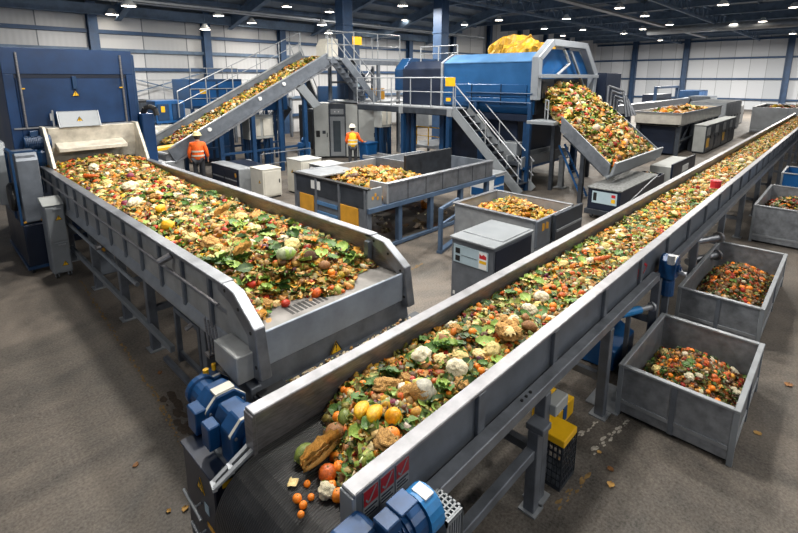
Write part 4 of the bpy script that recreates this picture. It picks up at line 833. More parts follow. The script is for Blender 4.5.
u = unit('power_cabinet','pair-banded navy floor cabinet with grey end behind the hopper conveyor','cabinet',6.9,7.35,13.75,15.6,.88,NAVY,GALV,2,'x'); pt(u,'end_panel',MB().box(6.92,8.1,13.7,13.75,.06,.86),GALV,.006); pt(u,'band',MB().box(6.875,6.885,13.8,15.55,.46,.50),GALV); pt(u,'sticker',MB().box(6.87,6.88,13.82,13.9,.6,.72).box(6.87,6.88,13.82,13.9,.2,.32),ORANGEP); pt(u,'rear_body',MB().box(7.37,8.1,13.77,15.6,.06,.84),NAVY,.01)
u = unit('power_cabinet','off-white square cabinet nearest the hopper conveyor side','cabinet',7.2,7.85,12.75,13.5,.95,BEIGE,BEIGE,1,'y'); warn(u,(7.2,12.95,.55),.12,'x')
u = unit('power_cabinet','tall off-white cabinet with yellow triangle behind the amber-panelled feed hopper','cabinet',8.3,9.1,12.3,13.1,1.15,BEIGE,LGREY,1,'y'); warn(u,(8.3,12.8,.75),.14,'x')
u = unit('power_cabinet','dark cabinet with white front panel at the back corner of the feed hopper','cabinet',8.4,9.2,11.2,12.0,1.1,GREYD,LGREY,1,'x'); pt(u,'panel',MB().box(8.36,8.38,11.3,11.9,.75,1.0),WHITE); pt(u,'display',MB().box(8.35,8.36,11.4,11.65,.8,.92),BLUEB)
u = unit('power_cabinet','light grey control desk beside the walking worker','cabinet',7.6,8.6,15.95,16.2,.7,LGREY,GALV,2,'y')
# side wall machinery
def machine(name,label,x0,x1,y0,y1,z0,z1,mt,pan,legs=True,sign=None):
    t = T(name,label,'machine',((x0+x1)/2,(y0+y1)/2,0)); pt(t,'body',MB().box(x0,x1,y0,y1,z0,z1),mt,.02); n = max(2,int((x1-x0)/1.1)); w=(x1-x0)/n
    for i in range(n): pt(t,'panel',MB().box(x0+w*i+.06,x0+w*(i+1)-.06,y0-.03,y0,z0+.12,z1-.12),pan,.01)
    if z0 > .15: 
        for x in (x0+.1,x1-.1):
            for y in (y0+.1,y1-.1): pt(t,'leg',MB().box(x-.07,x+.07,y-.07,y+.07,0,z0),BLUE)
    else: pt(t,'plinth',MB().box(x0+.04,x1-.04,y0+.04,y1-.04,0,z0),BLACK)
    if sign: pt(t,'sign',MB().box(x0+w*.35,x0+w*.6,y0-.04,y0-.03,(z0+z1)/2,(z0+z1)/2+.22),sign)
    return t
a = machine('sorting_machine','bright blue sorting machine high by the side wall behind the sloping conveyor',9.0,11.6,22,24,2.3,3.65,BLUE,BLUEB,True,YEL); rails(a,[(9.0,21.9,2.3),(11.6,21.9,2.3)],.9,GALV,.9); rails(a,[(9.2,22.2,3.65),(11.5,22.2,3.65)],.5,GALV,.9)
machine('sorting_machine','blue and white switch panel machine left of the sloping conveyor',6.4,7.5,18.9,19.8,2.0,2.85,BLUEB,BLUE,True,YEL)
a = machine('packing_machine','white packing machine low beside the tall blue machine',5.6,7.0,18.4,19.6,.08,1.95,BEIGE,WHITE); pt(a,'display',MB().box(6.3,6.6,18.36,18.37,1.2,1.5),BLUEB)
machine('screening_machine','dark screening machine on legs against the side wall',5.2,7.9,23.5,25,.6,2.7,DARK,GREYD,True,YEL)
a = T('wall_walkway','grey walkway with railing along the side wall behind the blue machine','walkway',(8,26,0)); pt(a,'deck',MB().box(4.5,17,25.6,26.8,2.5,2.6),GALV); rails(a,[(4.5,25.6,2.6),(17,25.6,2.6)],1.0,GALV,1.5)
for x in (5,9,13,16.8): pt(a,'leg',MB().box(x-.07,x+.07,25.7,25.84,0,2.5),GREY)
machine('baler','blue baler beneath the sloping conveyor legs',8.2,10.0,20.2,21.6,.08,1.9,NAVY,BLUE)
machine('electrical_cabinet','off-white hanging cabinet under the sloping conveyor',9.3,10.4,17.3,17.9,1.25,2.2,LGREY,BEIGE)
machine('filter_machine','row of dark filter machines behind the access platform',14.5,19.5,19.5,21.5,.08,2.3,DARK,NAVY,False,ORANGEP)
machine('filter_machine','blue tank machine behind the upper platform',18,20.5,22.5,24.5,.08,3.2,BLUE,BLUEB,False)
machine('electrical_cabinet','pale grey box cabinet hanging beneath the access platform',14.6,15.3,15.2,15.7,1.5,2.4,LGREY,BEIGE)
a = T('yellow_barrier','yellow guard rail enclosure on the low table under the access platform','barrier',(15.6,12.4,0)); pt(a,'table',MB().box(14.4,16.0,11.6,13.6,.9,1.0),GALV,.006)
for x in (14.5,15.9):
    for y in (11.7,13.5): pt(a,'leg',MB().box(x-.04,x+.04,y-.04,y+.04,0,.9),GREY)
rails(a,[(14.45,13.55,1.0),(14.45,11.65,1.0),(15.95,11.65,1.0)],.75,YEL,.7)
a = T('roller_conveyor','low grey roller conveyor with side rails running under the access platform','conveyor',(13.6,13.2,0))
pt(a,'frame',MB().box(12.3,12.4,11.2,13.9,.55,.68).box(13.1,13.2,11.2,13.9,.55,.68),GALV,.005); m=MB()
for i in range(13): m.tube((12.4,11.35+.2*i,.63),(13.1,11.35+.2*i,.63),.04,8)
pt(a,'roller',m,STEEL); 
for x in (12.35,13.15):
    for y in (11.4,13.7): pt(a,'leg',MB().box(x-.04,x+.04,y-.04,y+.04,0,.55),GREY)
a = T('roller_conveyor','second low conveyor with sloped end right of the grey panel cabinet','conveyor',(17.5,15,0)); pt(a,'frame',MB().box(15.8,19.0,14.4,14.5,.5,.64).box(15.8,19,15.1,15.2,.5,.64),GALV); pt(a,'bed',MB().box(15.8,19,14.5,15.1,.55,.6),GREYD); pt(a,'leg',MB().box(15.9,16,14.4,15.2,0,.5),GREY); pt(a,'leg',MB().box(18.8,18.9,14.4,15.2,0,.5),GREY); pt(a,'sloped_end',MB().bar((15.8,14.45,.6),(15.1,14.45,.05),.08,.12),GALV)
a = T('pedestrian_barrier','low grey tube barrier in front of the service stairs','barrier',(10.2,16.0,0)); rails(a,[(9.0,16.0,0),(11.3,16.0,0)],.85,GREY,.6)
for i,(x,y,l) in enumerate(((24.5,17,'blue machine block'),(27,23,'grey machine block'),(33,20,'blue hopper block'),(23,13.6,'dark machine block'),(29,14.5,'grey cabinet block'))):
    machine('processing_machine', l+' far behind the drum in the back of the hall', x, x+3.5, y, y+2.2, .08, (3.0,2.6,3.2,2.4,2.2)[i], (BLUE,MGREY,BLUEL,DARK,GREY)[i], (BLUEB,LGREY,BLUE,NAVY,MGREY)[i], False, YEL if i%2 else None)
# ------------------------------------------------------------------ far right: feeder and cabinets
a = T('trough_feeder','long beige trough feeder with scraps standing beyond the chute','feeder',(29,7.4,0))
FE = mat('feeder_steel','#a6a39c',.5,.3,.12,3)
pt(a,'trough',MB().box(24.9,33.8,5.72,5.80,1.55,2.05).box(24.9,33.8,7.7,7.78,1.55,2.05).box(24.9,24.98,5.8,7.7,1.45,2.05).box(33.7,33.8,5.8,7.7,1.55,2.05).box(24.9,33.8,5.8,7.7,1.45,1.55),FE,.01)
pt(a,'rim',MB().box(24.85,33.85,5.68,5.76,2.05,2.10).box(24.85,33.85,7.74,7.82,2.05,2.1).box(24.85,24.95,5.76,7.74,2.05,2.1),STEELD)
for x in (25.2,27.8,30.6,33.4):
    for y in (5.85,7.65): pt(a,'leg',MB().box(x-.09,x+.09,y-.09,y+.09,0,1.45),GREYD)
pt(a,'under_shade_block',MB().box(25.3,33.3,6.0,7.6,.1,1.45),NAVY)  # navy block stands in for the dark shade beneath the trough
pt(a,'cross_brace',MB().bar((25.2,5.85,.2),(27.0,5.85,1.4),.07,.07).box(25.2,33.4,5.8,5.9,.7,.8),GREYD)
G_C='cabinets under the trough feeder'
for i,x in enumerate((27.0,28.9,30.8,32.7)):
    u = unit('feeder_cabinet',('nearest','second','third','farthest')[i]+' pale cabinet in the row beneath the trough feeder','cabinet',x,x+1.85,5.05,5.6,1.42,GREYD,LGREY,2,'y')
    pt(u,'pale_panel',MB().box(x+.06,x+.82,5.028,5.034,.9,1.3),LGREY); pt(u,'side_panel',MB().box(x-.012,x,5.08,5.58,.1,1.36),LGREY)
    pt(u,'yellow_panel',MB().box(x+.2,x+.7,5.02,5.032,.3,.75),YEL if i%2==0 else NAVY)
u = unit('tall_cabinet','large grey container cabinet at the far end of the trough feeder','cabinet',37.5,43.2,6.1,8.2,2.1,MGREY,GALV,5,'y')
u = unit('tall_cabinet','small white cabinet near the far steel container','cabinet',46.5,48.2,6.6,7.4,1.5,WHITE,WHITE,1,'y')
a = T('long_table_conveyor','long low grey conveyor table in the far hall behind the trough feeder','conveyor',(42,12.6,0)); pt(a,'bed',MB().box(30,56,11.5,12.6,1.5,1.75),GALV); pt(a,'frame',MB().box(30,56,11.4,11.5,1.3,1.85),STEELD)
for x in (31,36,41,46,51,55): pt(a,'leg',MB().box(x-.1,x+.1,11.5,12.5,0,1.5),NAVY)
a = T('portal_frame','blue portal frame over machines near the back wall','frame',(50,11.8,0))
for x in (47,54): pt(a,'post',MB().box(x-.12,x+.12,13.0,13.24,0,2.9),STRUCTB)
pt(a,'beam',MB().box(46.9,54.1,13.0,13.24,2.75,2.95),STRUCTB); pt(a,'machine_block',MB().box(48,53,13.3,14.5,0,2.2),NAVY)
for i,(x,y,w,h,mt,l) in enumerate(((38,14.5,3,2.4,WHITE,'white machine'),(44,16.5,4,2.6,NAVY,'navy machine'),(52,9.8,3,2.0,GREY,'grey machine'),(58,12,4,2.4,BLUE,'blue machine'),(34,16.5,3.2,2.7,GREYD,'dark grey machine'))):
    machine('processing_machine', l+' standing in front of the white back wall', x, x+w, y, y+1.8, .08, h, mt, (LGREY,BLUE,MGREY,BLUEB,GREY)[i], False)

# ------------------------------------------------------------------ food scraps
import bmesh
def ico(sub):
    bm = bmesh.new(); bmesh.ops.create_icosphere(bm, subdivisions=sub, radius=1); v = np.array([p.co[:] for p in bm.verts]); f = [tuple(q.index for q in k.verts) for k in bm.faces]; bm.free(); return v, f
def grid(nu, nv):
    u, w = np.meshgrid(np.linspace(0,1,nu), np.linspace(-1,1,nv), indexing='ij')
    f = [(i*nv+j,(i+1)*nv+j,(i+1)*nv+j+1,i*nv+j+1) for i in range(nu-1) for j in range(nv-1)]
    return u.ravel(), w.ravel(), f
def leaf_shape(rs, nu=6, nv=4, ruff=.12):
    u, w, f = grid(nu, nv); wid = .42*np.sin(np.pi*np.clip(u*.92+.05,0,1))**.7*(1+.1*rs.randn(len(u)))
    x = u-.5; y = w*wid; z = .18*(w**2)*rs.uniform(-1,1.4) + .3*rs.uniform(-.8,.8)*(u-.5)**2*2 + ruff*rs.randn(len(u))*np.abs(w)**.5
    return np.stack([x,y,z],1), f
def lump(rs, sub=1, rough=.22, sq=(1,.8,.6)):
    v, f = ico(sub); v = v*(1+rough*rs.randn(len(v),1)); return v*np.array(sq)*.5, f
def peel_shape(rs):
    u, w, f = grid(5, 4); a = (u-.5)*2.2*rs.uniform(.6,1.3); r = .45
    return np.stack([r*np.sin(a), w*.3*(1+.2*rs.randn(len(u))), r*np.cos(a)-r*.8+.04*rs.randn(len(u))],1), f
def shred(rs):
    u, w, f = grid(5, 2); x = u-.5; b = rs.uniform(-.6,.6)
    return np.stack([x, w*.07+b*(x**2), .1*np.sin(u*5+rs.uniform(0,6))+.02*rs.randn(len(u))],1), f
rs0 = np.random.RandomState(3)
SHAPES = {'leaf':[leaf_shape(rs0,5,3) for _ in range(7)], 'lump':[lump(rs0,1,.16,(1,rs0.uniform(.6,1),rs0.uniform(.5,.9))) for _ in range(7)],
          'bit':[lump(rs0,0+1,.1,(1,.9,.7)) for _ in range(2)]+[(ico(1)[0]*.5, ico(1)[1])], 'peel':[peel_shape(rs0) for _ in range(5)], 'shred':[shred(rs0) for _ in range(5)]}
PAL = {k: np.array(lin(c)[:3]) for k, c in dict(ochre='#cf9c3e',tan='#b98d52',pale='#e3cd83',cream='#ebe2c4',dgreen='#33501c',green='#5d8430',lgreen='#a0b454',
       orange='#ea8a1c',dorange='#cf5f16',red='#b52f1a',brown='#6e4826',dbrown='#3f2a19',purple='#5f2540',yellow='#e3ba24',greyb='#8d7d62',olive='#7d7a34').items()}
MIX_GREEN = dict(leaf=[('dgreen',4),('green',4.5),('lgreen',3),('olive',3),('ochre',2)], lump=[('orange',2.3),('dorange',1.2),('cream',2.6),('pale',3.2),('ochre',4.5),('tan',3.5),('olive',1.5),('red',.7),('brown',2.2),('lgreen',2),('purple',.4),('yellow',1)],
   bit=[('orange',2.6),('dorange',1.4),('red',1.2),('cream',2.5),('yellow',1.2),('brown',2.5),('green',2),('ochre',2)], peel=[('ochre',4),('pale',3),('tan',3),('orange',2),('lgreen',2),('brown',1.5)], shred=[('lgreen',3),('ochre',3),('tan',2),('dbrown',2),('green',3),('cream',1)])
MIX_OCHRE = dict(leaf=[('dgreen',3),('green',3.5),('lgreen',4),('olive',3),('ochre',4),('pale',1.5)], lump=[('orange',2),('dorange',1.5),('cream',3),('pale',4),('ochre',5),('tan',5),('red',1),('brown',2.5),('lgreen',2),('purple',.4),('yellow',1.5)],
   bit=[('orange',3),('dorange',2),('red',1.5),('cream',3),('yellow',2),('brown',2),('green',1)], peel=[('ochre',6),('pale',5),('tan',4),('orange',1.5),('lgreen',1.5),('cream',2)], shred=[('lgreen',2),('ochre',5),('tan',4),('brown',2),('green',1),('pale',2)])
MIX_MID = {k: MIX_GREEN[k]+MIX_OCHRE[k] for k in MIX_GREEN}
MIX_LH = {k: [(c, w*(.45 if c in('pale','cream') else 1.25 if c in('dgreen','green','brown') else 1)) for c, w in MIX_OCHRE[k]] for k in MIX_OCHRE}
MIX_PEEL = dict(leaf=[('ochre',3),('olive',1),('green',1)], lump=[('ochre',6),('orange',4),('yellow',3),('tan',4),('pale',3),('brown',2)], bit=[('orange',4),('yellow',3),('ochre',4)], peel=[('ochre',5),('yellow',3),('pale',3),('orange',3)], shred=[('ochre',4),('tan',3)])
MIX_BROWN = dict(leaf=[('dgreen',4),('olive',3),('green',3),('brown',2)], lump=[('dorange',2.5),('orange',1.7),('tan',2),('brown',4),('ochre',2.4),('cream',1),('red',1.5),('greyb',2)], bit=[('dorange',3),('orange',2),('red',2.3),('brown',2),('cream',1),('yellow',.7)], peel=[('brown',3),('ochre',2),('tan',2),('dorange',2)], shred=[('dbrown',3),('olive',3),('brown',3),('tan',2)])
SHARE = dict(leaf=.26, lump=.24, bit=.16, peel=.17, shred=.17)
def rotm(rs, n, tilt):
    a = rs.uniform(0,2*np.pi,n); b = np.clip(rs.randn(n)*tilt,-1.4,1.4); c = rs.uniform(0,2*np.pi,n)
    def Rz(t): z=np.zeros_like(t); o=np.ones_like(t); return np.stack([np.cos(t),-np.sin(t),z,np.sin(t),np.cos(t),z,z,z,o],1).reshape(-1,3,3)
    def Rx(t): z=np.zeros_like(t); o=np.ones_like(t); return np.stack([o,z,z,z,np.cos(t),-np.sin(t),z,np.sin(t),np.cos(t)],1).reshape(-1,3,3)
    return Rz(a)@Rx(b)@Rz(c)
def heap(name, label, hf, x0, x1, y0, y1, n, size, mix, seed, base=None, res=.06, dens=None, share=SHARE, floor=None, bedcol=('dbrown','olive'), lift=.25, far=None):
    # a mass of uncountable scraps: a bed following hf(x, y) plus n scraps bedded in its surface
    rs = np.random.RandomState(seed); V = []; F = []; Cc = []; off = 0
    nx = max(4,int((x1-x0)/res)); ny = max(4,int((y1-y0)/res)); xs = np.linspace(x0,x1,nx); ys = np.linspace(y0,y1,ny)
    X, Y = np.meshgrid(xs, ys, indexing='ij'); Zb = hf(X,Y)-.012+.012*rs.randn(nx,ny)
    bv = np.stack([X.ravel(),Y.ravel(),Zb.ravel()],1); bf = np.array([(i*ny+j,(i+1)*ny+j,(i+1)*ny+j+1,i*ny+j+1) for i in range(nx-1) for j in range(ny-1)])
    if floor is not None:
        keep = (Zb.ravel()[bf] > floor(X,Y).ravel()[bf]+.004).any(1); bf = bf[keep]
    t = rs.rand(len(bv),1); bc = PAL[bedcol[0]]*t+PAL[bedcol[1]]*(1-t)
    V.append(bv); F += [tuple(q) for q in bf]; Cc.append(bc); off = len(bv)
    for k, sh in share.items():
        names = [c for c,_ in mix[k]]; p = np.array([w for _,w in mix[k]]); p = p/p.sum(); m = int(n*sh)
        for si, (sv, sf) in enumerate(SHAPES[k]):
            mm = m//len(SHAPES[k])
            if dens: px = dens(rs.rand(mm), rs); 
            else: px = rs.uniform(x0,x1,mm)
            py = rs.uniform(y0,y1,mm); s = size*np.exp(rs.randn(mm)*.48)*{'leaf':1.5,'lump':1.05,'bit':.5,'peel':1.25,'shred':1.5}[k]
            s = np.clip(s, size*.3, size*2.1)
            pz = hf(px,py)+rs.uniform(-.1,.55,mm)*s*lift*1.6
            if floor is not None:
                ok = hf(px,py) > floor(px,py)+.004; px,py,pz,s = px[ok],py[ok],pz[ok],s[ok]; mm = len(px)
            if mm == 0: continue
            Rm = rotm(rs, mm, .45 if k in('leaf','peel','shred') else 1.2)
            jit = 1+.08*rs.randn(mm,len(sv),3)
            v = np.einsum('nij,nvj->nvi', Rm, sv[None]*jit*s[:,None,None]) + np.stack([px,py,pz],1)[:,None,:]
            v[:,:,1] = np.clip(v[:,:,1], y0-.004, y1+.004); v[:,:,0] = np.clip(v[:,:,0], x0-.03, x1+.03)
            ci = rs.choice(len(names), mm, p=p); col = np.array([PAL[c] for c in names])[ci]
            if far:
                n2 = [c for c,_ in far[1][k]]; p2 = np.array([w for _,w in far[1][k]]); p2 = p2/p2.sum(); c2 = np.array([PAL[c] for c in n2])[rs.choice(len(n2), mm, p=p2)]
                sel = rs.rand(mm) < np.clip((px-far[0])/3,0,1); col = np.where(sel[:,None], c2*1.12, col)
            col = col*rs.uniform(.42,1.08,(mm,1)); col = np.clip(col*(1+.07*rs.randn(mm,3)),0.002,1)
            V.append(v.reshape(-1,3)); Cc.append(np.repeat(col, len(sv), 0))
            sfa = np.array(sf); fa = (sfa[None]+ (np.arange(mm)*len(sv))[:,None,None] + off).reshape(-1, sfa.shape[1]); F += [tuple(q) for q in fa]; off += mm*len(sv)
    V = np.concatenate(V); Cc = np.concatenate(Cc)
    o0 = np.array([(x0+x1)/2,(y0+y1)/2,V[:,2].min()]); me = bpy.data.meshes.new(name); me.from_pydata((V-o0).tolist(), [], F); me.update()
    at = me.attributes.new('col','FLOAT_COLOR','POINT'); at.data.foreach_set('color', np.concatenate([Cc,np.ones((len(Cc),1))],1).astype(np.float32).ravel())
    me.polygons.foreach_set('use_smooth',[True]*len(me.polygons)); me.materials.append(SCRAP)
    o = bpy.data.objects.new(name, me); COL.objects.link(o); o.location = o0; o['kind'] = 'stuff'; o['label'] = label; o['category'] = 'food waste'; return o
def wob(x, y, s=1.0, k=0.):
    return (np.sin(x*2.1*s+k)*np.cos(y*2.7*s+1.3*k)+.6*np.sin(x*5.3*s+1.7+k)*np.sin(y*4.9*s+k)+.35*np.sin(x*11*s+y*7*s+k))/1.95
def hLC(x, y):
    ed = np.clip((y-1.70)/.9,0,1); prof = .195-.07*ed**2+.02*np.sin(ed*np.pi)
    edge = 1.36 + (y-1.72)*.52
    tp = np.clip((x-edge)/.34,0,1); tp = tp*tp*(3-2*tp)
    return 1.205 + (prof+.035*wob(x,y,1.6))*tp - .01*(tp<=0)
def hLH(x, y):
    u = np.clip((x-1.82)/1.82,0,1); cen = np.sin(u*np.pi)
    tp = np.clip((y-(3.62+.12*np.sin(x*6)))/.8,0,1); tp = tp*tp*(3-2*tp); bk = np.clip((y-9.5)/2.5,0,1)
    return 1.485 + (.13+.12*cen+.05*wob(x,y,1.2)+.22*bk)*tp - .01*(tp<=0)
def chx0(y): return 13.18 + (np.minimum(y,6.2)-4.62)*.158 + np.clip(y-6.2,0,9)*1.0
def chb(y): return 1.05 + (np.minimum(y,6.2)-4.62)*CSL + np.clip(y-6.2,0,9)*.6
def hCH(x, y):
    u = np.clip((x-chx0(y))/(4.18-.6*np.clip(y-6.2,0,9)),0,1); e = np.clip(np.minimum(u,1-u)/.04,0,1)
    return chb(y) + (.16 + .20*np.sin(u*np.pi)**.7 + .06*wob(x,y,1.0) + .10*np.clip((y-5.8)/1.5,0,1))*e - .02*(e<=0)
def hIC(x, y): return IZ0 + (x-IX0)*ISL + .10 + .05*np.sin((y-16.4)/1.85*np.pi) + .04*wob(x,y,1.5)
def mound(x0,x1,y0,y1,zb,hh,k,sq=1.):
    def f(x,y):
        a = np.sin(np.clip((x-x0)/(x1-x0),0,1)*np.pi); b = np.sin(np.clip((y-y0)/(y1-y0),0,1)*np.pi)
        return zb + hh*(np.clip(a,0,1)*np.clip(b,0,1))**.75*sq + .03*wob(x,y,2.,k)
    return f
def near_dense(t, rs): return 1.5 + 37.4*t**2.35
heap('food_waste', 'mass of mixed vegetable scraps filling the long belt conveyor', hLC, 1.45, 38.9, 1.735, 2.585, 17000, .048, MIX_GREEN, 21, res=.05, dens=near_dense, floor=lambda x,y: 1.21+0*x, bedcol=('brown','olive'), far=(4.0, MIX_OCHRE))
heap('food_waste', 'mass of mixed vegetable scraps filling the broad hopper conveyor', hLH, 1.84, 3.62, 3.58, 12.15, 21000, .060, MIX_LH, 22, res=.06, dens=None, floor=lambda x,y: 1.492+0*x, bedcol=('brown','ochre'))
heap('food_waste', 'mass of scraps sliding down the wide discharge chute', hCH, 13.2, 18.0, 4.60, 7.5, 4200, .13, MIX_MID, 23, res=.1, floor=lambda x,y: chb(y)+0*x)
heap('food_waste', 'scraps riding up the sloping conveyor', hIC, 6.2, 12.6, 16.45, 18.2, 3600, .095, MIX_OCHRE, 24, res=.12)
heap('food_waste', 'dark mixed scraps in the nearest steel waste bin', mound(5.05,6.58,.4,1.43,.12,.38,1), 5.06, 6.57, .41, 1.42, 4600, .040, MIX_BROWN, 25, res=.05)
heap('food_waste', 'dark mixed scraps in the second steel waste bin', mound(7.7,10.48,.52,1.5,.10,.46,2), 7.71, 10.47, .53, 1.49, 4600, .05, MIX_BROWN, 26, res=.07)
heap('food_waste', 'dark mixed scraps in the third steel waste bin', mound(13.05,15.9,.2,1.32,.35,.45,3), 13.08, 15.87, .23, 1.29, 1500, .085, MIX_BROWN, 27, res=.1)
heap('food_waste', 'brown scraps in the huge far steel container', mound(40.5,46.5,1.2,5.05,1.2,.5,4), 40.6, 46.4, 1.3, 4.95, 900, .2, MIX_BROWN, 28, res=.25)
heap('food_waste', 'yellowish scraps in the amber-panelled feed hopper', mound(6.4,9.0,7.05,9.6,1.12,.32,5), 6.42, 8.98, 7.06, 9.58, 2300, .10, MIX_PEEL, 29, res=.1)
heap('food_waste', 'orange peelings heaped in the mid-hall skip', mound(7.76,9.26,3.97,5.76,.78,.36,6), 7.77, 9.25, 3.98, 5.75, 2300, .075, MIX_PEEL, 30, res=.08)
heap('food_waste', 'scraps along the trough of the beige feeder', mound(25,33.7,5.8,7.7,1.75,.32,7), 25.0, 33.6, 5.82, 7.68, 700, .2, MIX_PEEL, 31, res=.25)
heap('food_waste', 'scraps in the small dark side box by the chute', mound(15.5,16.4,4.05,4.7,.5,.22,8), 15.54, 16.36, 4.09, 4.66, 260, .08, MIX_OCHRE, 32, res=.1)
heap('spilled_crumbs', 'pale crushed crumbs on the spillage tray between the two conveyors', lambda x,y: .965+.045*(y-2.72)/.68+.015*wob(x,y,4.), 2.0, 3.66, 2.74, 3.36, 900, .022, dict(leaf=[('dgreen',1)],lump=[('cream',3),('tan',3),('greyb',3)],bit=[('cream',3),('tan',2),('greyb',3)],peel=[('tan',1),('cream',1)],shred=[('tan',1),('dbrown',1)]), 33, res=.03, share=dict(leaf=.02,lump=.3,bit=.5,peel=.1,shred=.08), bedcol=('cream','greyb'))

# -------- single pieces one can pick out
def vmat(name, c1, c2, rough=.42, scale=9, bump=.2): return mat(name, c1, rough, 0, .1, scale, bump, hex2=c2)
VM = dict(orange=vmat('orange_skin','#f0901c','#d9650f'), dor=vmat('reddish_orange_skin','#d2641c','#8f3d12'), yellow=vmat('yellow_skin','#eab820','#c18a12'), melon=vmat('melon_skin','#efa818','#cf8a10',.3),
  cream=vmat('cauliflower_curd','#f1ead2','#cfc095',.6,24,.8), pale=vmat('pale_curd','#e9d795','#c3a85a',.6,24,.8), green=vmat('leaf_green','#4f7a2a','#2b4a16',.45,12), lgreen=vmat('light_leaf','#9db65a','#6f8f3a',.45,12), dgreen=vmat('dark_leaf','#33551c','#1d3410',.45,12),
  husk=vmat('dry_husk','#d2a75c','#a07a3a',.6,12,.6), crust=vmat('tan_crust','#cfa25c','#8d6230',.8,18,1.), cslab=vmat('cream_crust','#eed9a0','#d0b070',.7,8,.4), brown=vmat('brown_skin','#9a6a3a','#5f3d1e',.6,14,.4), coco=vmat('coconut_husk','#6d4c33','#40291a',.9,30,1.2),
  red=vmat('tomato_skin','#c0331a','#8a1f12',.3), beet=vmat('beet_skin','#8a2348','#4c1530',.45), squash=vmat('squash_skin','#7f8a3a','#36501f',.45,10), grey=vmat('withered_cabbage','#b9b4a2','#8a8a80',.4,8,.4), cabbage=vmat('cabbage_leaf','#b3bb97','#8b976f',.45,7,.4), stem=vmat('stem_green','#6c7a34','#4b5a22'))
def vmesh(name, v, f, m):
    me = bpy.data.meshes.new(name); me.from_pydata([tuple(p) for p in v], [], f); me.update(); me.polygons.foreach_set('use_smooth',[True]*len(me.polygons)); me.materials.append(m); return me
def fold_leaf(rs, L=1., W=.4, nu=9, nv=7):
    u, w, f = grid(nu, nv); wid = W*np.sin(np.pi*np.clip(u*.9+.06,0,1))**.7; x = (u-.5)*L; y = w*wid*L
    z = L*(.25*np.abs(w)**1.5*rs.uniform(.3,1)+.5*(u-.5)**2*rs.uniform(-.6,.6)+.05*np.sin(u*22+w*3)*np.abs(w)) ; return np.stack([x,y,z],1), f
def curd(rs, sub=4):
    v, f = ico(sub); nb = 46; i = np.arange(nb)+.5; ph = np.arccos(1-2*i/nb); th = np.pi*(1+5**.5)*i
    b = np.stack([np.cos(th)*np.sin(ph),np.sin(th)*np.sin(ph),np.cos(ph)],1)+.12*rs.randn(nb,3); b /= np.linalg.norm(b,axis=1)[:,None]
    d = (v@b.T).max(1); lo = 1+.16*np.sin(v@(rs.randn(3)*2.2)+rs.rand()*6)+.10*np.sin(v@(rs.randn(3)*4.5)); r = lo*(1+.34*(np.clip(d,.86,1)-.96)/.1)+.03*rs.randn(len(v)); v = v*np.clip(r,.5,1.3)[:,None]; v[:,2] *= .7; return v*.47, f
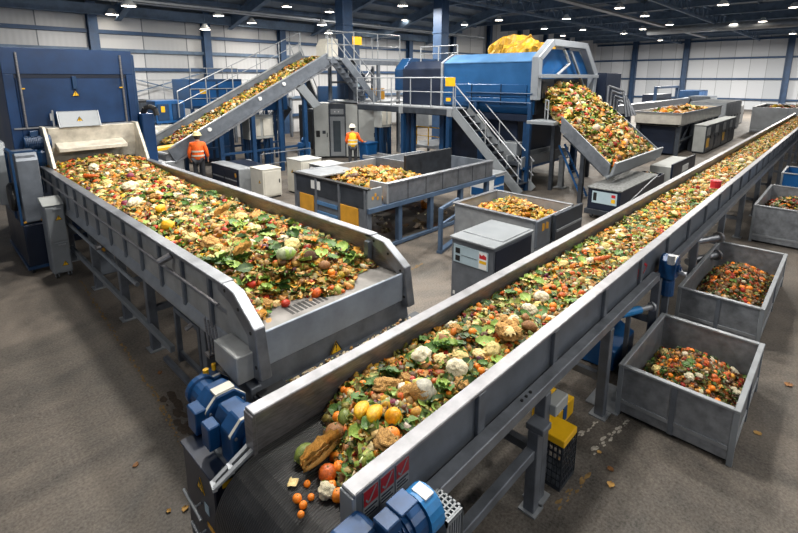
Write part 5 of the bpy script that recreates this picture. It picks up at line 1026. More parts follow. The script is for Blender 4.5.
def build(kind, rs, var=0):
    # -> list of (part name or None for the body, verts, faces, material); size 1 across
    if kind == 'cauliflower':
        out = [('curd',)+curd(rs)+(VM['cream'] if var%3 else VM['pale'],)]
        for k in range(3):
            lv, lf = fold_leaf(rs, .6, .35, 7, 5); a = rs.uniform(0,6.28); R_ = np.array([[math.cos(a),-math.sin(a),0],[math.sin(a),math.cos(a),0],[0,0,1]])
            lv = lv+np.array([.38,0,-.22]); lv[:,2] += .25*(lv[:,0]-.3); out.append(('leaf', lv@R_.T, lf, VM['lgreen'])); 
        return out
    if kind == 'cabbage':
        v, f = ico(3); v = v*np.array([.5,.42,.38])*(1+.05*np.sin(v[:,:1]*7+v[:,1:2]*5)); m = VM['grey'] if var == 1 else VM['cabbage']; out = [('head',v,f,m)]
        for k in range(4):
            u, w, g = grid(7,7); a = (u-.5)*2.; b = w*.9; q = np.stack([np.cos(a)*np.cos(b)*.55,np.sin(a)*np.cos(b)*.48,np.sin(b)*.4],1)*(1+.06*rs.randn(len(u),1)); t = rs.uniform(0,6.28)
            R_ = np.array([[math.cos(t),-math.sin(t),0],[math.sin(t),math.cos(t),0],[0,0,1]]); out.append(('leaf', q@R_.T, g, m if k%2 else VM['lgreen' if var!=1 else 'crust']))
        return out
    if kind in ('orange_fruit','tomato','onion','beet'):
        v, f = ico(3 if kind!='beet' else 2); v = v*np.array([.5,.49,.45]); v[:,2] -= .06*np.exp(-((v[:,0]**2+v[:,1]**2)/.01))*(v[:,2]>0); v *= (1+.015*rs.randn(len(v),1))
        m = {'orange_fruit':VM['dor'] if var==1 else VM['orange'],'tomato':VM['red'],'onion':VM['brown'],'beet':VM['beet']}[kind]; out = [('flesh',v,f,m)]
        s, sf = ico(1); out.append(('stem', s*np.array([.06,.06,.05])+np.array([0,0,.42]), sf, VM['stem']))
        if kind in ('onion',):
            u,w,g = grid(6,5); a=(u-.5)*2; q = np.stack([np.cos(a)*.53,np.sin(a)*.53,w*.25],1)*(1+.03*rs.randn(len(u),1)); out.append(('skin_flake',q,g,VM['crust']))
        return out
    if kind in ('potato','coconut','squash','melon','bread_crust','mushroom_clump'):
        v, f = ico(3); sc = {'potato':(.5,.38,.34),'coconut':(.5,.46,.44),'squash':(.5,.4,.38),'melon':(.5,.42,.41),'bread_crust':(.5,.4,.26),'mushroom_clump':(.5,.36,.26)}[kind]
        n = np.sin(v[:,0]*4+rs.rand()*6)*np.sin(v[:,1]*5+rs.rand()*6)+.5*np.sin(v[:,2]*9+v[:,0]*7); amp = {'potato':.06,'coconut':.03,'squash':.02,'melon':.01,'bread_crust':.26,'mushroom_clump':.22}[kind]
        if amp > .2:
            v, f = ico(4); n = 0
            for q_ in range(9):
                d_ = rs.randn(3); d_ /= np.linalg.norm(d_); fr_ = 3*1.35**q_; n = n + (1-2*np.abs(np.sin(v@d_*fr_+rs.rand()*6)))/(1+.35*q_)
            n = n*.45
        r = 1+amp*n+min(amp,.06)*.5*rs.randn(len(v))
        if kind == 'squash': r += .06*np.cos(np.arctan2(v[:,1],v[:,2])*9)
        v = v*r[:,None]*np.array(sc); m = {'potato':VM['brown'],'coconut':VM['coco'],'squash':VM['yellow'] if var==1 else VM['squash'],'melon':VM['melon'],'bread_crust':VM['cslab'] if var==1 else VM['crust'],'mushroom_clump':VM['crust']}[kind]
        out = [('flesh' if kind not in('bread_crust','mushroom_clump') else 'body',v,f,m)]
        if kind in ('squash','melon'): s, sf = ico(1); out.append(('stem', s*np.array([.1,.04,.04])+np.array([.52,0,.02]), sf, VM['stem']))
        if kind == 'mushroom_clump':
            for k in range(12):
                u,w,g = grid(5,5); q = np.stack([(u-.5)*.26,w*.13,.08-.3*((u-.5)**2+(w*.5)**2)],1); a=rs.uniform(0,6.28); q = q@np.array([[math.cos(a),-math.sin(a),0],[math.sin(a),math.cos(a),0],[.2,.1,1]])+np.array([rs.uniform(-.38,.38),rs.uniform(-.25,.25),.2]); out.append(('cap',q,g,VM['cslab'] if k%2 else VM['crust']))
        return out
    if kind == 'bell_pepper':
        v, f = ico(3); a = np.arctan2(v[:,2],v[:,1]); v = v*np.array([.5,.3,.27])*(1+.1*np.cos(3*a)*(1-v[:,0:1].ravel()**2))[:,None]; v[:,0] += .1*v[:,1]; s, sf = ico(1)
        return [('flesh',v,f,VM['yellow']),('stem',s*np.array([.09,.035,.035])+np.array([.53,.05,0]),sf,VM['stem'])]
    if kind == 'corn_husk':
        out = []
        for k in range(4):
            lv, lf = fold_leaf(rs,1.,.11,11,5); a = rs.uniform(-.14,.14); R_ = np.array([[math.cos(a),-math.sin(a),0],[math.sin(a),math.cos(a),0],[0,0,1]]); out.append(('husk_leaf',lv@R_.T+np.array([0,0,.05*k]),lf,VM['husk']))
        v, f = ico(3); out.insert(0,('cob',v*np.array([.46,.12,.11])*(1+.04*rs.randn(len(v),1)),f,VM['husk'])); return out
    if kind == 'carrot':
        mb = MB().lathe([(0,-.5),(.06,-.48),(.12,-.2),(.15,.2),(.16,.42),(.1,.5),(0,.5)],(0,0,0),'x',12); return [('root',np.array(mb.v),mb.f,VM['dor']),('stem',ico(1)[0]*np.array([.06,.05,.05])+np.array([.5,0,0]),ico(1)[1],VM['stem'])]
    if kind == 'peel': v,f = peel_shape(rs); return [('rind',v,f,VM['cslab'])]
    if kind == 'lettuce_leaf':
        v,f = fold_leaf(rs); m = [VM['green'],VM['dgreen'],VM['lgreen']][var%3]; mb = MB().tube((-.5,0,.01),(.35,0,.01),.022,5,.006); return [('blade',v,f,m),('midrib',np.array(mb.v),mb.f,VM['lgreen'])]
PROTO = {}
def veg(kind, var, x, y, z, s, label, group=None, rot=None, small=False):
    key = (kind, var, small)
    if key not in PROTO:
        rs = np.random.RandomState(sum(map(ord,kind))+var*17); parts = build(kind, rs, var)
        PROTO[key] = [(n, vmesh(n, v, f, m)) for n, v, f, m in (parts[:1] if small else parts)]
    ps = PROTO[key]
    if len(ps) == 1:
        o = bpy.data.objects.new(kind, ps[0][1]); COL.objects.link(o)
    else:
        o = bpy.data.objects.new(kind, None); COL.objects.link(o); o.empty_display_size = .02
        for n, me in ps: c = bpy.data.objects.new(n, me); COL.objects.link(c); c.parent = o
    o.location = (x,y,z); o.scale = (s,s,s); o.rotation_euler = rot or (R.uniform(-.4,.4),R.uniform(-.4,.4),R.uniform(0,6.28)); ROOT[o] = Vector((x,y,z)); tag(o,label,kind.replace('_',' '),group)
    return o
FLAT = dict(bread_crust=.2, peel=.12, corn_husk=.16, lettuce_leaf=.1, cauliflower=.30, cabbage=.32)
VAR = {'large reddish orange in front of the tan corn husk':1,'silver-grey withered cabbage near the steel rim':1,'ribbed yellow squash near the near hopper wall':1,'smooth cream bread slab in the front half of the hopper heap':1}
def heroes(lst, hf):
    for i,(k,x,y,s,l) in enumerate(lst):
        z = float(hf(np.array([x]),np.array([y]))[0]); v = VAR.get(l, 0)
        if k == 'cauliflower': v = 0 if ('yellow' in l or 'cream' in l) else 1
        rot = (R.uniform(-.25,.25),R.uniform(-.25,.25),R.uniform(0,6.28))
        if k in('corn_husk',): rot = (.1,-.05,.1 if 'belt' in l else .5)
        if k == 'melon': rot = (.2,1.2,.8)
        if k == 'bell_pepper': rot = (.2,.1,R.uniform(.3,1.0))
        s *= {'cauliflower':.85,'tomato':.75,'cabbage':.9,'beet':.8}.get(k,1)
        veg(k, v, x, y, max(z, 1.21)+s*FLAT.get(k,.30), s, l, rot=rot)
HERO_BELT = [
('squash',1.486,2.302,0.153,'green and brown mottled squash lying at the near end of the belt'),
('corn_husk',1.549,2.212,0.318,'long tan withered corn husk beside the mottled squash on the belt'),
('onion',1.726,2.280,0.157,'brown peeling onion behind the tan corn husk'),
('orange_fruit',1.830,2.376,0.089,'orange nearest the far steel wall beside the brown onion'),
('orange_fruit',1.503,2.078,0.118,'large reddish orange in front of the tan corn husk'),
('orange_fruit',1.582,2.062,0.089,'bright orange right behind the reddish orange'),
('orange_fruit',1.453,1.911,0.085,'bright orange beside the torn white cauliflower piece'),
('orange_fruit',1.468,1.992,0.072,'small orange behind the torn white cauliflower piece'),
('orange_fruit',1.273,2.077,0.057,'small orange fruit farthest out on the bare black belt'),
('orange_fruit',1.273,2.016,0.050,'small orange fruit second from the bare edge of the heap on the belt'),
('orange_fruit',1.339,2.029,0.043,'tiny orange fruit between the cauliflower piece and the bare belt'),
('orange_fruit',1.230,1.977,0.042,'tiny orange fruit alone on the black belt nearest the drum'),
('orange_fruit',1.377,2.124,0.044,'single tiny orange fruit on the bare belt below the husk tip'),
('peel',1.320,2.201,0.096,'dry cream peel alone on the bare black belt'),
('cauliflower',1.415,1.982,0.122,'torn white cauliflower piece at the front of the belt heap'),
('bell_pepper',1.869,2.160,0.172,'yellow folded pepper left of the two large yellow fruits'),
('bell_pepper',1.899,2.060,0.170,'deep yellow pepper between the folded pepper and the yellow melon'),
('melon',1.970,1.952,0.146,'smooth yellow melon in the middle of the near belt heap'),
('orange_fruit',1.864,1.861,0.112,'halved orange just in front of the yellow melon'),
('bread_crust',1.789,1.841,0.199,'torn tan crust against the near steel rim below the melon'),
('peel',1.773,1.992,0.113,'cream torn peel standing between pepper and tan crust'),
('cabbage',2.313,1.985,0.204,'silver-grey withered cabbage near the steel rim'),
('bread_crust',2.203,2.262,0.217,'round tan crust by the far steel wall'),
('bread_crust',2.255,2.093,0.164,'crumbly ochre crust between the round crust and the grey cabbage'),
('beet',2.105,2.091,0.088,'magenta beet behind the yellow melon'),
('cauliflower',2.710,1.967,0.191,'large white cauliflower near the steel rim'),
('cauliflower',2.658,2.292,0.197,'white cauliflower against the far steel wall'),
('cauliflower',2.864,2.059,0.144,'cream cauliflower just behind the large white one'),
('cauliflower',3.109,1.917,0.166,'pale yellow cauliflower near the rim beyond the large white one'),
('potato',2.993,2.336,0.133,'brown potato against the far steel wall'),
('potato',3.663,1.867,0.151,'brown potato beside the near steel rim'),
('bread_crust',2.605,1.829,0.168,'tan crust lump just in front of the large white cauliflower'),
('mushroom_clump',3.405,1.932,0.310,'large clump of tan mushrooms near the steel rim'),
('cauliflower',4.368,2.102,0.172,'white cauliflower in the middle of the belt beyond the mushroom clump'),
('cauliflower',3.720,2.057,0.124,'white cauliflower behind the mushroom clump'),
('orange_fruit',2.849,1.879,0.062,'orange right of the large white cauliflower, the rear of two'),
('orange_fruit',2.828,1.826,0.061,'orange right of the large white cauliflower, the front of two'),
('orange_fruit',3.243,2.200,0.078,'orange beyond the potato by the far steel wall'),
('orange_fruit',4.248,1.919,0.078,'orange right of the mid-belt white cauliflower'),
('orange_fruit',3.932,1.919,0.063,'orange between the rim potato and the mid-belt cauliflower'),
('tomato',3.885,2.410,0.055,'red tomato high on the heap by the far wall'),
('tomato',2.412,2.185,0.077,'dark red tomato behind the grey cabbage'),
('carrot',5.814,2.027,0.225,'thick orange-red carrot chunk on the middle stretch of the long belt'),
('cauliflower',5.741,2.150,0.126,'white cauliflower left of the orange-red carrot chunk'),
('cauliflower',6.008,1.826,0.129,'cream cauliflower right of the orange-red carrot chunk'),
('squash',1.825,2.292,0.127,'green squash half hidden behind the brown onion'),
]
HERO_HOPPER = [
('cauliflower',2.846,4.505,0.243,'large cream cauliflower near the open lip of the hopper'),
('cabbage',2.655,4.305,0.223,'pale green cabbage right in front of the large cream cauliflower'),
('coconut',2.857,4.138,0.150,'round brown husked coconut near the hopper lip'),
('potato',2.913,3.955,0.147,'grey-brown potato beside the brown coconut'),
('orange_fruit',2.283,4.037,0.075,'orange near the hopper lip, the left of a touching pair'),
('orange_fruit',2.339,4.015,0.076,'orange near the hopper lip, the right of a touching pair'),
('orange_fruit',3.315,4.694,0.091,'orange by the far hopper wall behind the coconut'),
('orange_fruit',3.291,4.434,0.088,'upper orange of two at the far front corner of the hopper'),
('orange_fruit',3.196,4.309,0.086,'lower orange of two at the far front corner of the hopper'),
('orange_fruit',2.931,3.854,0.089,'yellow-orange fruit at the far end of the hopper lip'),
('tomato',2.301,3.781,0.124,'large brown-red tomato at the front edge of the hopper heap'),
('bread_crust',2.151,3.871,0.135,'ochre crust beside the brown-red tomato'),
('bread_crust',2.868,5.359,0.219,'smooth cream bread slab in the front half of the hopper heap'),
('bread_crust',2.281,5.380,0.264,'round tan crust in the middle of the hopper heap'),
('bread_crust',3.165,5.862,0.267,'pinkish tan crust by the far hopper wall'),
('cauliflower',2.990,5.976,0.194,'yellowish cauliflower behind the smooth cream bread slab'),
('corn_husk',2.352,4.704,0.312,'brown and yellow withered husk in the front half of the hopper'),
('corn_husk',2.921,6.395,0.312,'tan husk across the middle of the hopper heap'),
('squash',2.180,6.429,0.196,'ribbed yellow squash near the near hopper wall'),
('cauliflower',2.227,5.800,0.195,'cream cauliflower beside the ribbed yellow squash'),
('tomato',2.031,5.896,0.126,'red tomato against the near hopper wall'),
('tomato',2.124,5.853,0.098,'brown-red tomato next to the red one at the near hopper wall'),
('cauliflower',2.270,8.043,0.257,'white cauliflower near the near hopper wall midway back'),
('cauliflower',2.519,9.063,0.288,'white cauliflower at the heart of the hopper heap'),
('cauliflower',2.434,11.091,0.222,'small white cauliflower near the back of the hopper'),
('cauliflower',2.363,9.849,0.198,'small cream cauliflower in the back half of the hopper'),
('beet',2.776,9.917,0.179,'purple beet behind the central white cauliflower'),
('beet',2.192,8.273,0.150,'dark purple beet left of the white cauliflower by the near wall'),
('beet',3.063,8.775,0.142,'magenta beet by the far hopper wall'),
('bell_pepper',2.382,7.251,0.236,'long yellow pepper right of midway in the hopper'),
('carrot',2.225,10.360,0.276,'orange carrot lying near the back left of the hopper heap'),
('bread_crust',2.974,8.224,0.230,'tan crust by the far hopper wall beyond the magenta beet'),
]

HERO_BELT += [('lettuce_leaf',1.50,1.84,.16,'dark green leaf flopped on the belt edge nearest the three stickers'),('lettuce_leaf',1.60,1.95,.15,'green leaf behind the leaf at the sticker end of the belt'),('lettuce_leaf',1.68,1.80,.17,'long green leaf lying along the near rim just past the sticker end'),('peel',1.56,2.02,.08,'pale torn peel between the cauliflower piece and the leaves at the belt end')]
heroes(HERO_BELT, hLC); heroes(HERO_HOPPER, hLH)
def sprinkle(kind, n, hf, x0,x1,y0,y1, s0,s1, label, group, nvar, small, dens=None, up=.0):
    for i in range(n):
        x = x0+(x1-x0)*(R.random()**(dens or 1)); y = R.uniform(y0,y1); s = R.uniform(s0,s1); z = float(hf(np.array([x]),np.array([y]))[0])
        veg(kind, i%nvar, x, y, z+s*(FLAT.get(kind,.3)*.8)+up, s, label, group, small=small)
sprinkle('lettuce_leaf',105,hLC,1.75,11,1.78,2.5,.08,.17,'limp green leaf lying in the scraps on the long belt conveyor','green leaves on the long belt',6,False,1.5,.025)
sprinkle('lettuce_leaf',70,hLH,1.92,3.55,5.1,9.5,.11,.2,'limp green leaf lying in the back two thirds of the broad hopper conveyor','green leaves in the hopper conveyor',6,False,1,.03)
sprinkle('lettuce_leaf',58,hLH,1.95,3.5,3.95,5.1,.12,.21,'limp green leaf lying near the open lip of the broad hopper conveyor','green leaves at the hopper lip',6,False,1,.04)
sprinkle('orange_fruit',95,hLC,2.0,15,1.78,2.54,.035,.075,'small orange fruit bedded in the scraps on the long belt conveyor beyond the named ones','small oranges on the long belt',2,True,1.5,.008)
sprinkle('orange_fruit',45,hLH,1.95,3.5,4.2,11,.05,.09,'small orange fruit bedded in the scraps of the broad hopper conveyor','small oranges in the hopper conveyor',2,True,1,.01)
sprinkle('cauliflower',34,hLC,3.2,18,1.8,2.52,.08,.14,'broken cauliflower floret among the scraps on the long belt conveyor','cauliflower florets on the long belt',3,True,1.2)
sprinkle('cauliflower',42,hLH,1.95,3.5,4.6,11.8,.08,.15,'broken cauliflower floret among the scraps of the broad hopper conveyor','cauliflower florets in the hopper conveyor',3,True,1)
sprinkle('bread_crust',30,hLC,2.2,14,1.8,2.5,.08,.16,'crumbly tan crust among the scraps on the long belt conveyor','tan crusts on the long belt',2,True,1.3)
sprinkle('bread_crust',46,hLH,1.95,3.5,4.4,11.8,.12,.24,'crumbly tan crust among the scraps of the broad hopper conveyor','tan crusts in the hopper conveyor',2,True,1)
sprinkle('tomato',26,hLC,2.3,14,1.8,2.5,.03,.055,'small red tomato among the scraps on the long belt conveyor','red tomatoes on the long belt',1,True,1.3,.008)
sprinkle('tomato',24,hLH,1.95,3.5,4.4,11.5,.06,.10,'small red tomato among the scraps of the broad hopper conveyor','red tomatoes in the hopper conveyor',1,True,1)
sprinkle('tomato',18,hCH,14.4,17.1,4.8,7.0,.10,.15,'red tomato among the scraps sliding down the discharge chute','red tomatoes on the chute',1,True,1,.04)
hb = mound(5.05,6.58,.4,1.43,.12,.38,1)
sprinkle('orange_fruit',34,hb,5.2,6.4,.5,1.35,.04,.07,'small orange fruit in the nearest steel waste bin','small oranges in the nearest waste bin',2,True,1,.01)
sprinkle('lettuce_leaf',26,hb,5.2,6.4,.5,1.35,.07,.13,'dark green leaf in the nearest steel waste bin','leaves in the nearest waste bin',2,True,1,.01)
sprinkle('cauliflower',8,hb,5.2,6.4,.5,1.35,.07,.12,'pale floret in the nearest steel waste bin','pale florets in the nearest waste bin',3,True)
hb2 = mound(7.7,10.48,.52,1.5,.10,.46,2)
sprinkle('orange_fruit',30,hb2,7.9,10.2,.6,1.4,.06,.09,'small orange fruit in the second steel waste bin','small oranges in the second waste bin',2,True,1,.01)
t = T('tin_can', 'red round tin lying on the scraps far along the long conveyor', 'tin', (11.6,1.86,1.4)); z = 1.41
pt(t,'can_body',MB().lathe([(0,0),(.10,0),(.11,.012),(.10,.024),(.10,.15),(.11,.162),(.10,.174),(0,.174)],(11.6,1.88,z),n=18),RED); pt(t,'can_lid',MB().lathe([(0,.175),(.09,.175),(.09,.18),(0,.18)],(11.6,1.88,z),n=18),RED)
# litter on the floor
for k,(x,y,s,l) in enumerate(((4.0,1.13,.11,'withered yellow leaf scrap on the floor nearest the camera by the bin'),(4.18,1.20,.10,'brown scrap on the floor behind the yellow leaf scrap'),(4.32,1.36,.08,'ochre leaf scrap on the floor nearest the white scuff marks'),(1.16,3.72,.10,'curled ochre leaf on the floor beside the navy drive cabinet'),(1.05,3.80,.07,'small orange-brown leaf on the floor farther from the navy cabinet'),(1.02,4.55,.09,'thin brown leaf alone on the open floor'),(3.95,1.62,.06,'orange peel bit on the floor beside the wire crate'),(7.0,.10,.16,'dark scrap on the floor at the corner of the second waste bin'),(1.72,5.9,.1,'brown scrap under the hopper conveyor near a leg'),(5.75,.25,.12,'dry brown smear of scraps on the floor beside the nearest waste bin'))):
    rs = np.random.RandomState(k); v,f = fold_leaf(rs,1,.45); v = v*s*.62*(1+.12*rs.randn(len(v),1)); v[:,2] = np.abs(v[:,2])*1.3+.004
    o = bpy.data.objects.new('leaf_scrap', vmesh('leaf_scrap', v, f, VM['husk'] if k not in (1,5,7,8) else VM['brown'])); COL.objects.link(o); o.location=(x,y,0); o.rotation_euler=(0,0,k*1.3); tag(o,l,'leaf scrap')
heap('floor_litter','sweepings and crumbs on the floor under the feed hopper', lambda x,y: .01+.03*np.clip(wob(x,y,2.),0,1), 7.5,11.2,7.2,9.4, 160,.14, dict(leaf=[('greyb',1)],lump=[('cream',3),('greyb',3),('orange',2)],bit=[('cream',3),('greyb',1)],peel=[('tan',1),('cream',2)],shred=[('tan',1)]), 41, res=.4, floor=lambda x,y:.012+0*x, bedcol=('dbrown','dbrown'))
# stains painted on the concrete: worn line, white scuffs
STAIN = mat('worn_yellow_line','#7d6338',.8,0,.25,20); SCUFF = mat('white_scuff','#b4afa4',.8,0,.3,25); DIRT = mat('dirt_patch','#3f352c',.9,0,.3,30)
def ragged(name, pts, w, m, seed, label):
    rs = random.Random(seed); mb = MB(); a = Vector(pts[0]); 
    for p,q in zip(pts[:-1],pts[1:]):
        p=Vector(p); q=Vector(q); L=(q-p).length; n=max(2,int(L/.025)); d=(q-p).normalized(); nn=Vector((-d.y,d.x,0))
        for i in range(n):
            if rs.random()<.25: continue
            c=p.lerp(q,(i+rs.random())/n)+nn*rs.uniform(-w,w); r=rs.uniform(.15,.7)*w; k=7; st=rs.uniform(1.5,3.)
            mb.add([c+d*math.cos(2*PI*j/k)*r*st*rs.uniform(.7,1.2)+nn*math.sin(2*PI*j/k)*r*rs.uniform(.7,1.2)+Vector((0,0,.001+len(mb.f)*.00006)) for j in range(k)],[tuple(range(k))])
    o = struct(name, mb, m); return o
ragged('floor_marking', [(1.74,10.0,0),(1.52,5.4,0),(1.42,4.3,0)], .022, STAIN, 1, '')
ragged('floor_marking', [(4.25,1.42,0),(5.0,1.30,0)], .03, SCUFF, 2, ''); ragged('floor_marking', [(4.3,1.62,0),(4.75,1.55,0)], .025, SCUFF, 3, ''); ragged('floor_marking', [(3.4,1.40,0),(4.0,1.32,0)], .03, STAIN, 4, '')
ragged('floor_marking', [(1.62,5.4,0),(1.54,3.9,0)], .07, DIRT, 5, '')
ragged('floor_marking', [(5.2,5.6,0),(6.8,5.9,0)], .03, STAIN, 6, '')

# ------------------------------------------------------------------ workers
def skin(name, par, verts, edges, radii, m, sub=1, label=None):
    me = bpy.data.meshes.new(name); me.from_pydata(verts, edges, []); me.update(); me.materials.append(m)
    o = bpy.data.objects.new(name, me); COL.objects.link(o); o.parent = par; ROOT[o] = Vector((0,0,0))
    o.modifiers.new('skin','SKIN'); bpy.context.view_layer.objects.active = o
    if not me.skin_vertices: 
        pass
    sv = me.skin_vertices[0].data
    for i, r in enumerate(radii): sv[i].radius = r if isinstance(r, tuple) else (r, r)
    sv[0].use_root = True; s = o.modifiers.new('sub','SUBSURF'); s.levels = sub; s.render_levels = sub
    me.polygons.foreach_set('use_smooth',[True]*len(me.polygons)) if len(me.polygons) else None
    o.modifiers['skin'].use_smooth_shade = True
    if label: o['label'] = label
    return o
SKINM = mat('skin','#b98466',.5,0,.06,6); ORJ = mat('orange_jacket','#ee6316',.7,0,.12,9); YELV = mat('yellow_vest','#f2b91a',.7,0,.1,9); TROU = mat('dark_trousers','#2c2f35',.8,0,.15,9); STRIPE = mat('reflective_tape','#d9d9c8',.3,.2,.05,9); BOOT = mat('boots','#1c1a18',.6); HAIR = mat('dark_hair','#2a1d14',.8); HELM = mat('helmet_white','#e4e0d2',.35); HELY = mat('helmet_cream','#d9cf9a',.35)
def worker(label, x, y, az, rh, lh, helm, vest, bend=0., hh=1.0):
    t = T('person', label, 'person', (x,y,0)); t.rotation_euler = (0,0,math.radians(az-90)); t.scale = (hh,hh,hh); b = bend
    # joints in the body's own frame: x to its right, y ahead
    P_ = [(0,0,.96),(0,.01+b*.2,1.12),(0,.0+b*.5,1.30),(0,-.01+b*.8,1.45),(0,.01+b,1.53),(0,.03+b*1.2,1.60),(0,.035+b*1.3,1.69),
          (.10,0,.90),(.115,.015,.50),(.12,-.02,.10),(.125,.10,.05),(-.10,0,.90),(-.115,.015,.50),(-.12,-.02,.10),(-.125,.10,.05),
          (.18,-.005+b*.8,1.42),rh[0],rh[1],rh[2],(-.18,-.005+b*.8,1.42),lh[0],lh[1],lh[2]]
    E_ = [(0,1),(1,2),(2,3),(3,4),(4,5),(5,6),(0,7),(7,8),(8,9),(9,10),(0,11),(11,12),(12,13),(13,14),(3,15),(15,16),(16,17),(17,18),(3,19),(19,20),(20,21),(21,22)]
    RR = [(.15,.11),(.135,.10),(.15,.11),(.095,.08),(.055,.055),(.075,.085),(.078,.095),(.085,.085),(.055,.055),(.045,.045),(.04,.03),(.085,.085),(.055,.055),(.045,.045),(.04,.03),
          (.052,.05),(.045,.045),(.033,.033),(.035,.02),(.052,.05),(.045,.045),(.033,.033),(.035,.02)]
    V_ = list(P_); 
    for hand, wrist, sd in ((18,17,1),(22,21,-1)):
        h = Vector(P_[hand]); d = (h-Vector(P_[wrist])).normalized(); sx = Vector((0,1,0)) if abs(d.y)<.8 else Vector((1,0,0)); sx = (sx-d*sx.dot(d)).normalized(); nrm = d.cross(sx)
        for k,(o_,L) in enumerate(((-.03,.062),(-.01,.072),(.01,.068),(.03,.052))):
            a = h+d*.03+sx*o_; bb = a+d*L*.55+nrm*.006; c = bb+d*L*.4+nrm*.022; n0 = len(V_); V_ += [tuple(a),tuple(bb),tuple(c)]; E_ += [(hand,n0),(n0,n0+1),(n0+1,n0+2)]; RR += [.010,.009,.008]
        a = h-d*.01+sx*.04; bb = a+d*.03+sx*.018; n0 = len(V_); V_ += [tuple(a),tuple(bb)]; E_ += [(hand,n0),(n0,n0+1)]; RR += [.011,.009]
    skin('body', t, V_, E_, RR, SKINM, 1)
    g = .018
    idx = [0,7,8,9,11,12,13]; mp = {j:i for i,j in enumerate(idx)}
    skin('trousers', t, [P_[i] for i in idx], [(mp[a],mp[c]) for a,c in ((0,7),(7,8),(8,9),(0,11),(11,12),(12,13))], [(RR[i][0]+g,RR[i][1]+g) for i in idx], TROU)
    idx = [2,1,3,15,16,17,19,20,21]; mp = {j:i for i,j in enumerate(idx)}
    jk = [P_[i] for i in idx]+[(0,.0,.90),(0,-.005+b*.9,1.50)]; 
    skin('jacket', t, jk, [(mp[a],mp[c]) for a,c in ((1,2),(2,3),(3,15),(15,16),(16,17),(3,19),(19,20),(20,21))]+[(mp[1],9),(mp[3],10)], [(RR[i][0]+g+(.025 if i in (3,15,19) else 0),RR[i][1]+g+(.02 if i in (3,15,19) else 0)) for i in idx]+[(.205,.16),(.085,.08)], ORJ)
    vm = MB(); rg = [(.93,.205,.16,0),(1.08,.18,.142,.01+b*.15),(1.22,.182,.145,b*.35),(1.34,.192,.14,b*.55),(1.42,.18,.125,-.005+b*.7),(1.465,.135,.105,-.01+b*.85),(1.50,.085,.082,-.005+b*.95)]; nr = 24
    for z_,rx_,ry_,yo_ in rg: vm.v += [(rx_*math.cos(2*PI*q_/nr), yo_+ry_*math.sin(2*PI*q_/nr), z_) for q_ in range(nr)]
    for r_ in range(len(rg)-1): vm.f += [(r_*nr+q_, r_*nr+(q_+1)%nr, (r_+1)*nr+(q_+1)%nr, (r_+1)*nr+q_) for q_ in range(nr)]
    vo = bpy.data.objects.new('vest', mesh_of('vest', vm, vest, (0,0,0), True)); COL.objects.link(vo); vo.parent = t; sm_ = vo.modifiers.new('cloth','SOLIDIFY'); sm_.thickness = .008
    for z in (1.03,1.17):
        m = MB(); n=20; yy = .01+b*.2*(z-1)*4
        for z0,z1 in ((z,z+.05),):
            o0=len(m.v); rx,ry=(.192,.152) if z < 1.1 else (.184,.147)
            for i in range(n): a=2*PI*i/n; m.v += [(rx*math.cos(a),yy+ry*math.sin(a),z0),(rx*math.cos(a),yy+ry*math.sin(a),z1)]
            m.f += [(2*i,2*((i+1)%n),2*((i+1)%n)+1,2*i+1) for i in range(n)]
        o = bpy.data.objects.new('reflective_stripe', mesh_of('reflective_stripe', m, STRIPE)); COL.objects.link(o); o.parent = t; s = o.modifiers.new('thick','SOLIDIFY'); s.thickness = .012; s.offset = 1
    hx = Vector((0,.045+b*1.3,1.66))
    def child(nm, m, mt, sm=True):
        o = bpy.data.objects.new(nm, mesh_of(nm, m, mt, (0,0,0), sm)); COL.objects.link(o); o.parent = t
    child('helmet', MB().lathe([(.150,.0),(.152,.012),(.125,.02),(.12,.07),(.095,.115),(.05,.14),(0,.145)], (hx.x,hx.y-.01,hx.z+.035), n=20).box(-.09,.09,hx.y+.08,hx.y+.19,hx.z+.035,hx.z+.047), helm)
    child('hair', MB().lathe([(.07,-.10),(.095,-.05),(.102,.0),(.1,.05)], (hx.x,hx.y-.035,hx.z+.01), n=14), HAIR)
    for s_ in (-1,1):
        child('ear', MB().lathe([(0,-.012),(.028,-.008),(.03,.008),(0,.012)], (s_*.085,hx.y-.01,hx.z-.02), 'x', 10), SKINM)
        child('eye', MB().lathe([(0,-.012),(.010,-.006),(.010,.006),(0,.012)], (s_*.032,hx.y+.085,hx.z-.005), 'y', 8), WHITE)
        child('boot', MB().prism([(-.08,0),(.20,0),(.20,.05),(.10,.09),(.06,.17),(-.08,.17)], 'x', s_*.12-.055, s_*.12+.055), BOOT, False)
    child('nose', MB().prism([(hx.y+.08,hx.z-.055),(hx.y+.118,hx.z-.05),(hx.y+.085,hx.z+.0)], 'x', -.013, .013), SKINM); child('mouth', MB().box(-.025,.025,hx.y+.083,hx.y+.09,hx.z-.085,hx.z-.077), RED)
    return t
worker('person in orange jacket and cream helmet walking past the foot of the sloping conveyor', 6.62, 15.95, 60, ((.27,.02,1.16),(.28,.14,.97),(.27,.18,.88)), ((-.27,.0,1.15),(-.27,.12,.95),(-.26,.17,.88)), HELY, ORJ, .06, 1.05)
worker('person in yellow vest and white helmet standing at the blue wheeled bin', 12.4, 14.6, 52, ((.29,.05,1.18),(.44,.17,1.08),(.50,.20,1.08)), ((-.25,.02,1.16),(-.2,.20,1.02),(-.16,.26,1.02)), HELM, YELV, .02, 1.02)

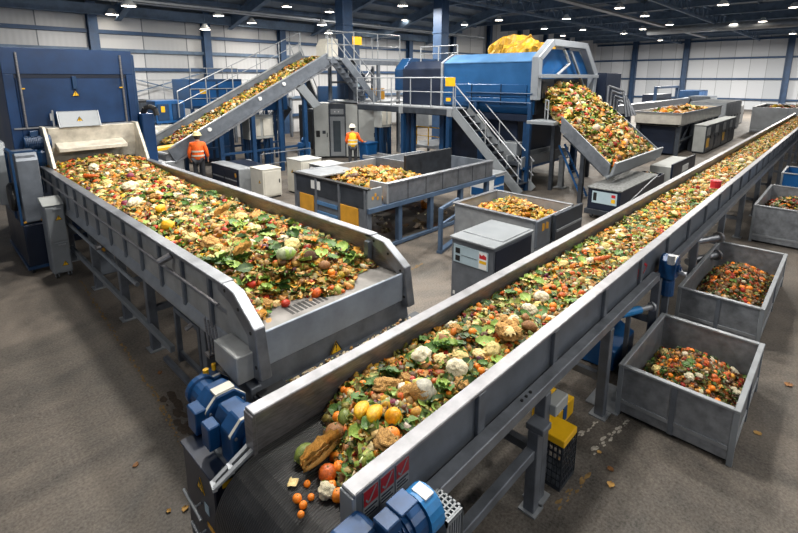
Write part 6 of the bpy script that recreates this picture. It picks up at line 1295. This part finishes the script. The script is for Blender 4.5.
# ------------------------------------------------------------------ light and camera
w = bpy.data.worlds.new('hall_daylight'); SC.world = w; w.use_nodes = True; bg = w.node_tree.nodes['Background']; bg.inputs[0].default_value = (.72,.82,1,1); bg.inputs[1].default_value = .30
def area(x,y,z,sx,sy,p,c=(1,.95,.87),tgt=None):
    l = bpy.data.lights.new('added_hall_light','AREA'); l.shape='DISK'; l.size=sx; l.energy=p; l.color=c  # area light added to brighten the hall; its lamp housing is added too
    o = bpy.data.objects.new('added_hall_light', l); COL.objects.link(o); o.location=(x,y,z)
    lamp(x, y, z+.04, 'added round lamp housing over an area light under the roof beams', group=G_L)
    if tgt: o.rotation_euler = (Vector(tgt)-Vector((x,y,z))).to_track_quat('-Z','Y').to_euler()
    return o
LP = 1.0
for x,y,p in ((3.4,7.0,560),(5.0,3.6,480),(2.2,11.5,200),(9.5,4.5,440),(9,10.5,560),(15,6.0,600),(13.5,12.5,620),(8,15.5,600),(22,4,600),(22,11,700),(20,19,700),(32,6,900),(32,15,900),(46,6,1700),(46,16,1700),(57,5,4300),(57,16,4300),(7,22.5,760),(17,22.5,850),(28,22.5,1100)):
    area(x,y,7.6 if y<22 else 6.6,.6,.6,p*LP)
area(-2.5,4,7.5,.8,.8,170*LP,tgt=(2,6,1))  # this and the next area calls: added out-of-view fill for camera-facing sides
area(1.5,-3.5,7.5,.8,.8,240*LP,tgt=(3,2,1))
area(7,-4.5,7.5,.8,.8,250*LP,tgt=(7,1,1))
area(14,-3.5,7.5,.8,.8,520*LP,tgt=(14,3,1))
cam = bpy.data.cameras.new('camera'); co = bpy.data.objects.new('camera', cam); COL.objects.link(co); SC.camera = co
cam.sensor_width = 36; cam.lens = 468/798*36; cam.shift_y = -91.5/798; cam.clip_end = 300
co.location = (0,0,3.7); co.rotation_euler = (math.radians(90-11.7096),0,math.radians(43.966-90))
vs = SC.view_settings; SC.display_settings.display_device = 'sRGB'; vs.view_transform = 'Standard'; vs.look = 'None'; vs.gamma = 1; vs.use_curve_mapping = False; vs.exposure = -0.2
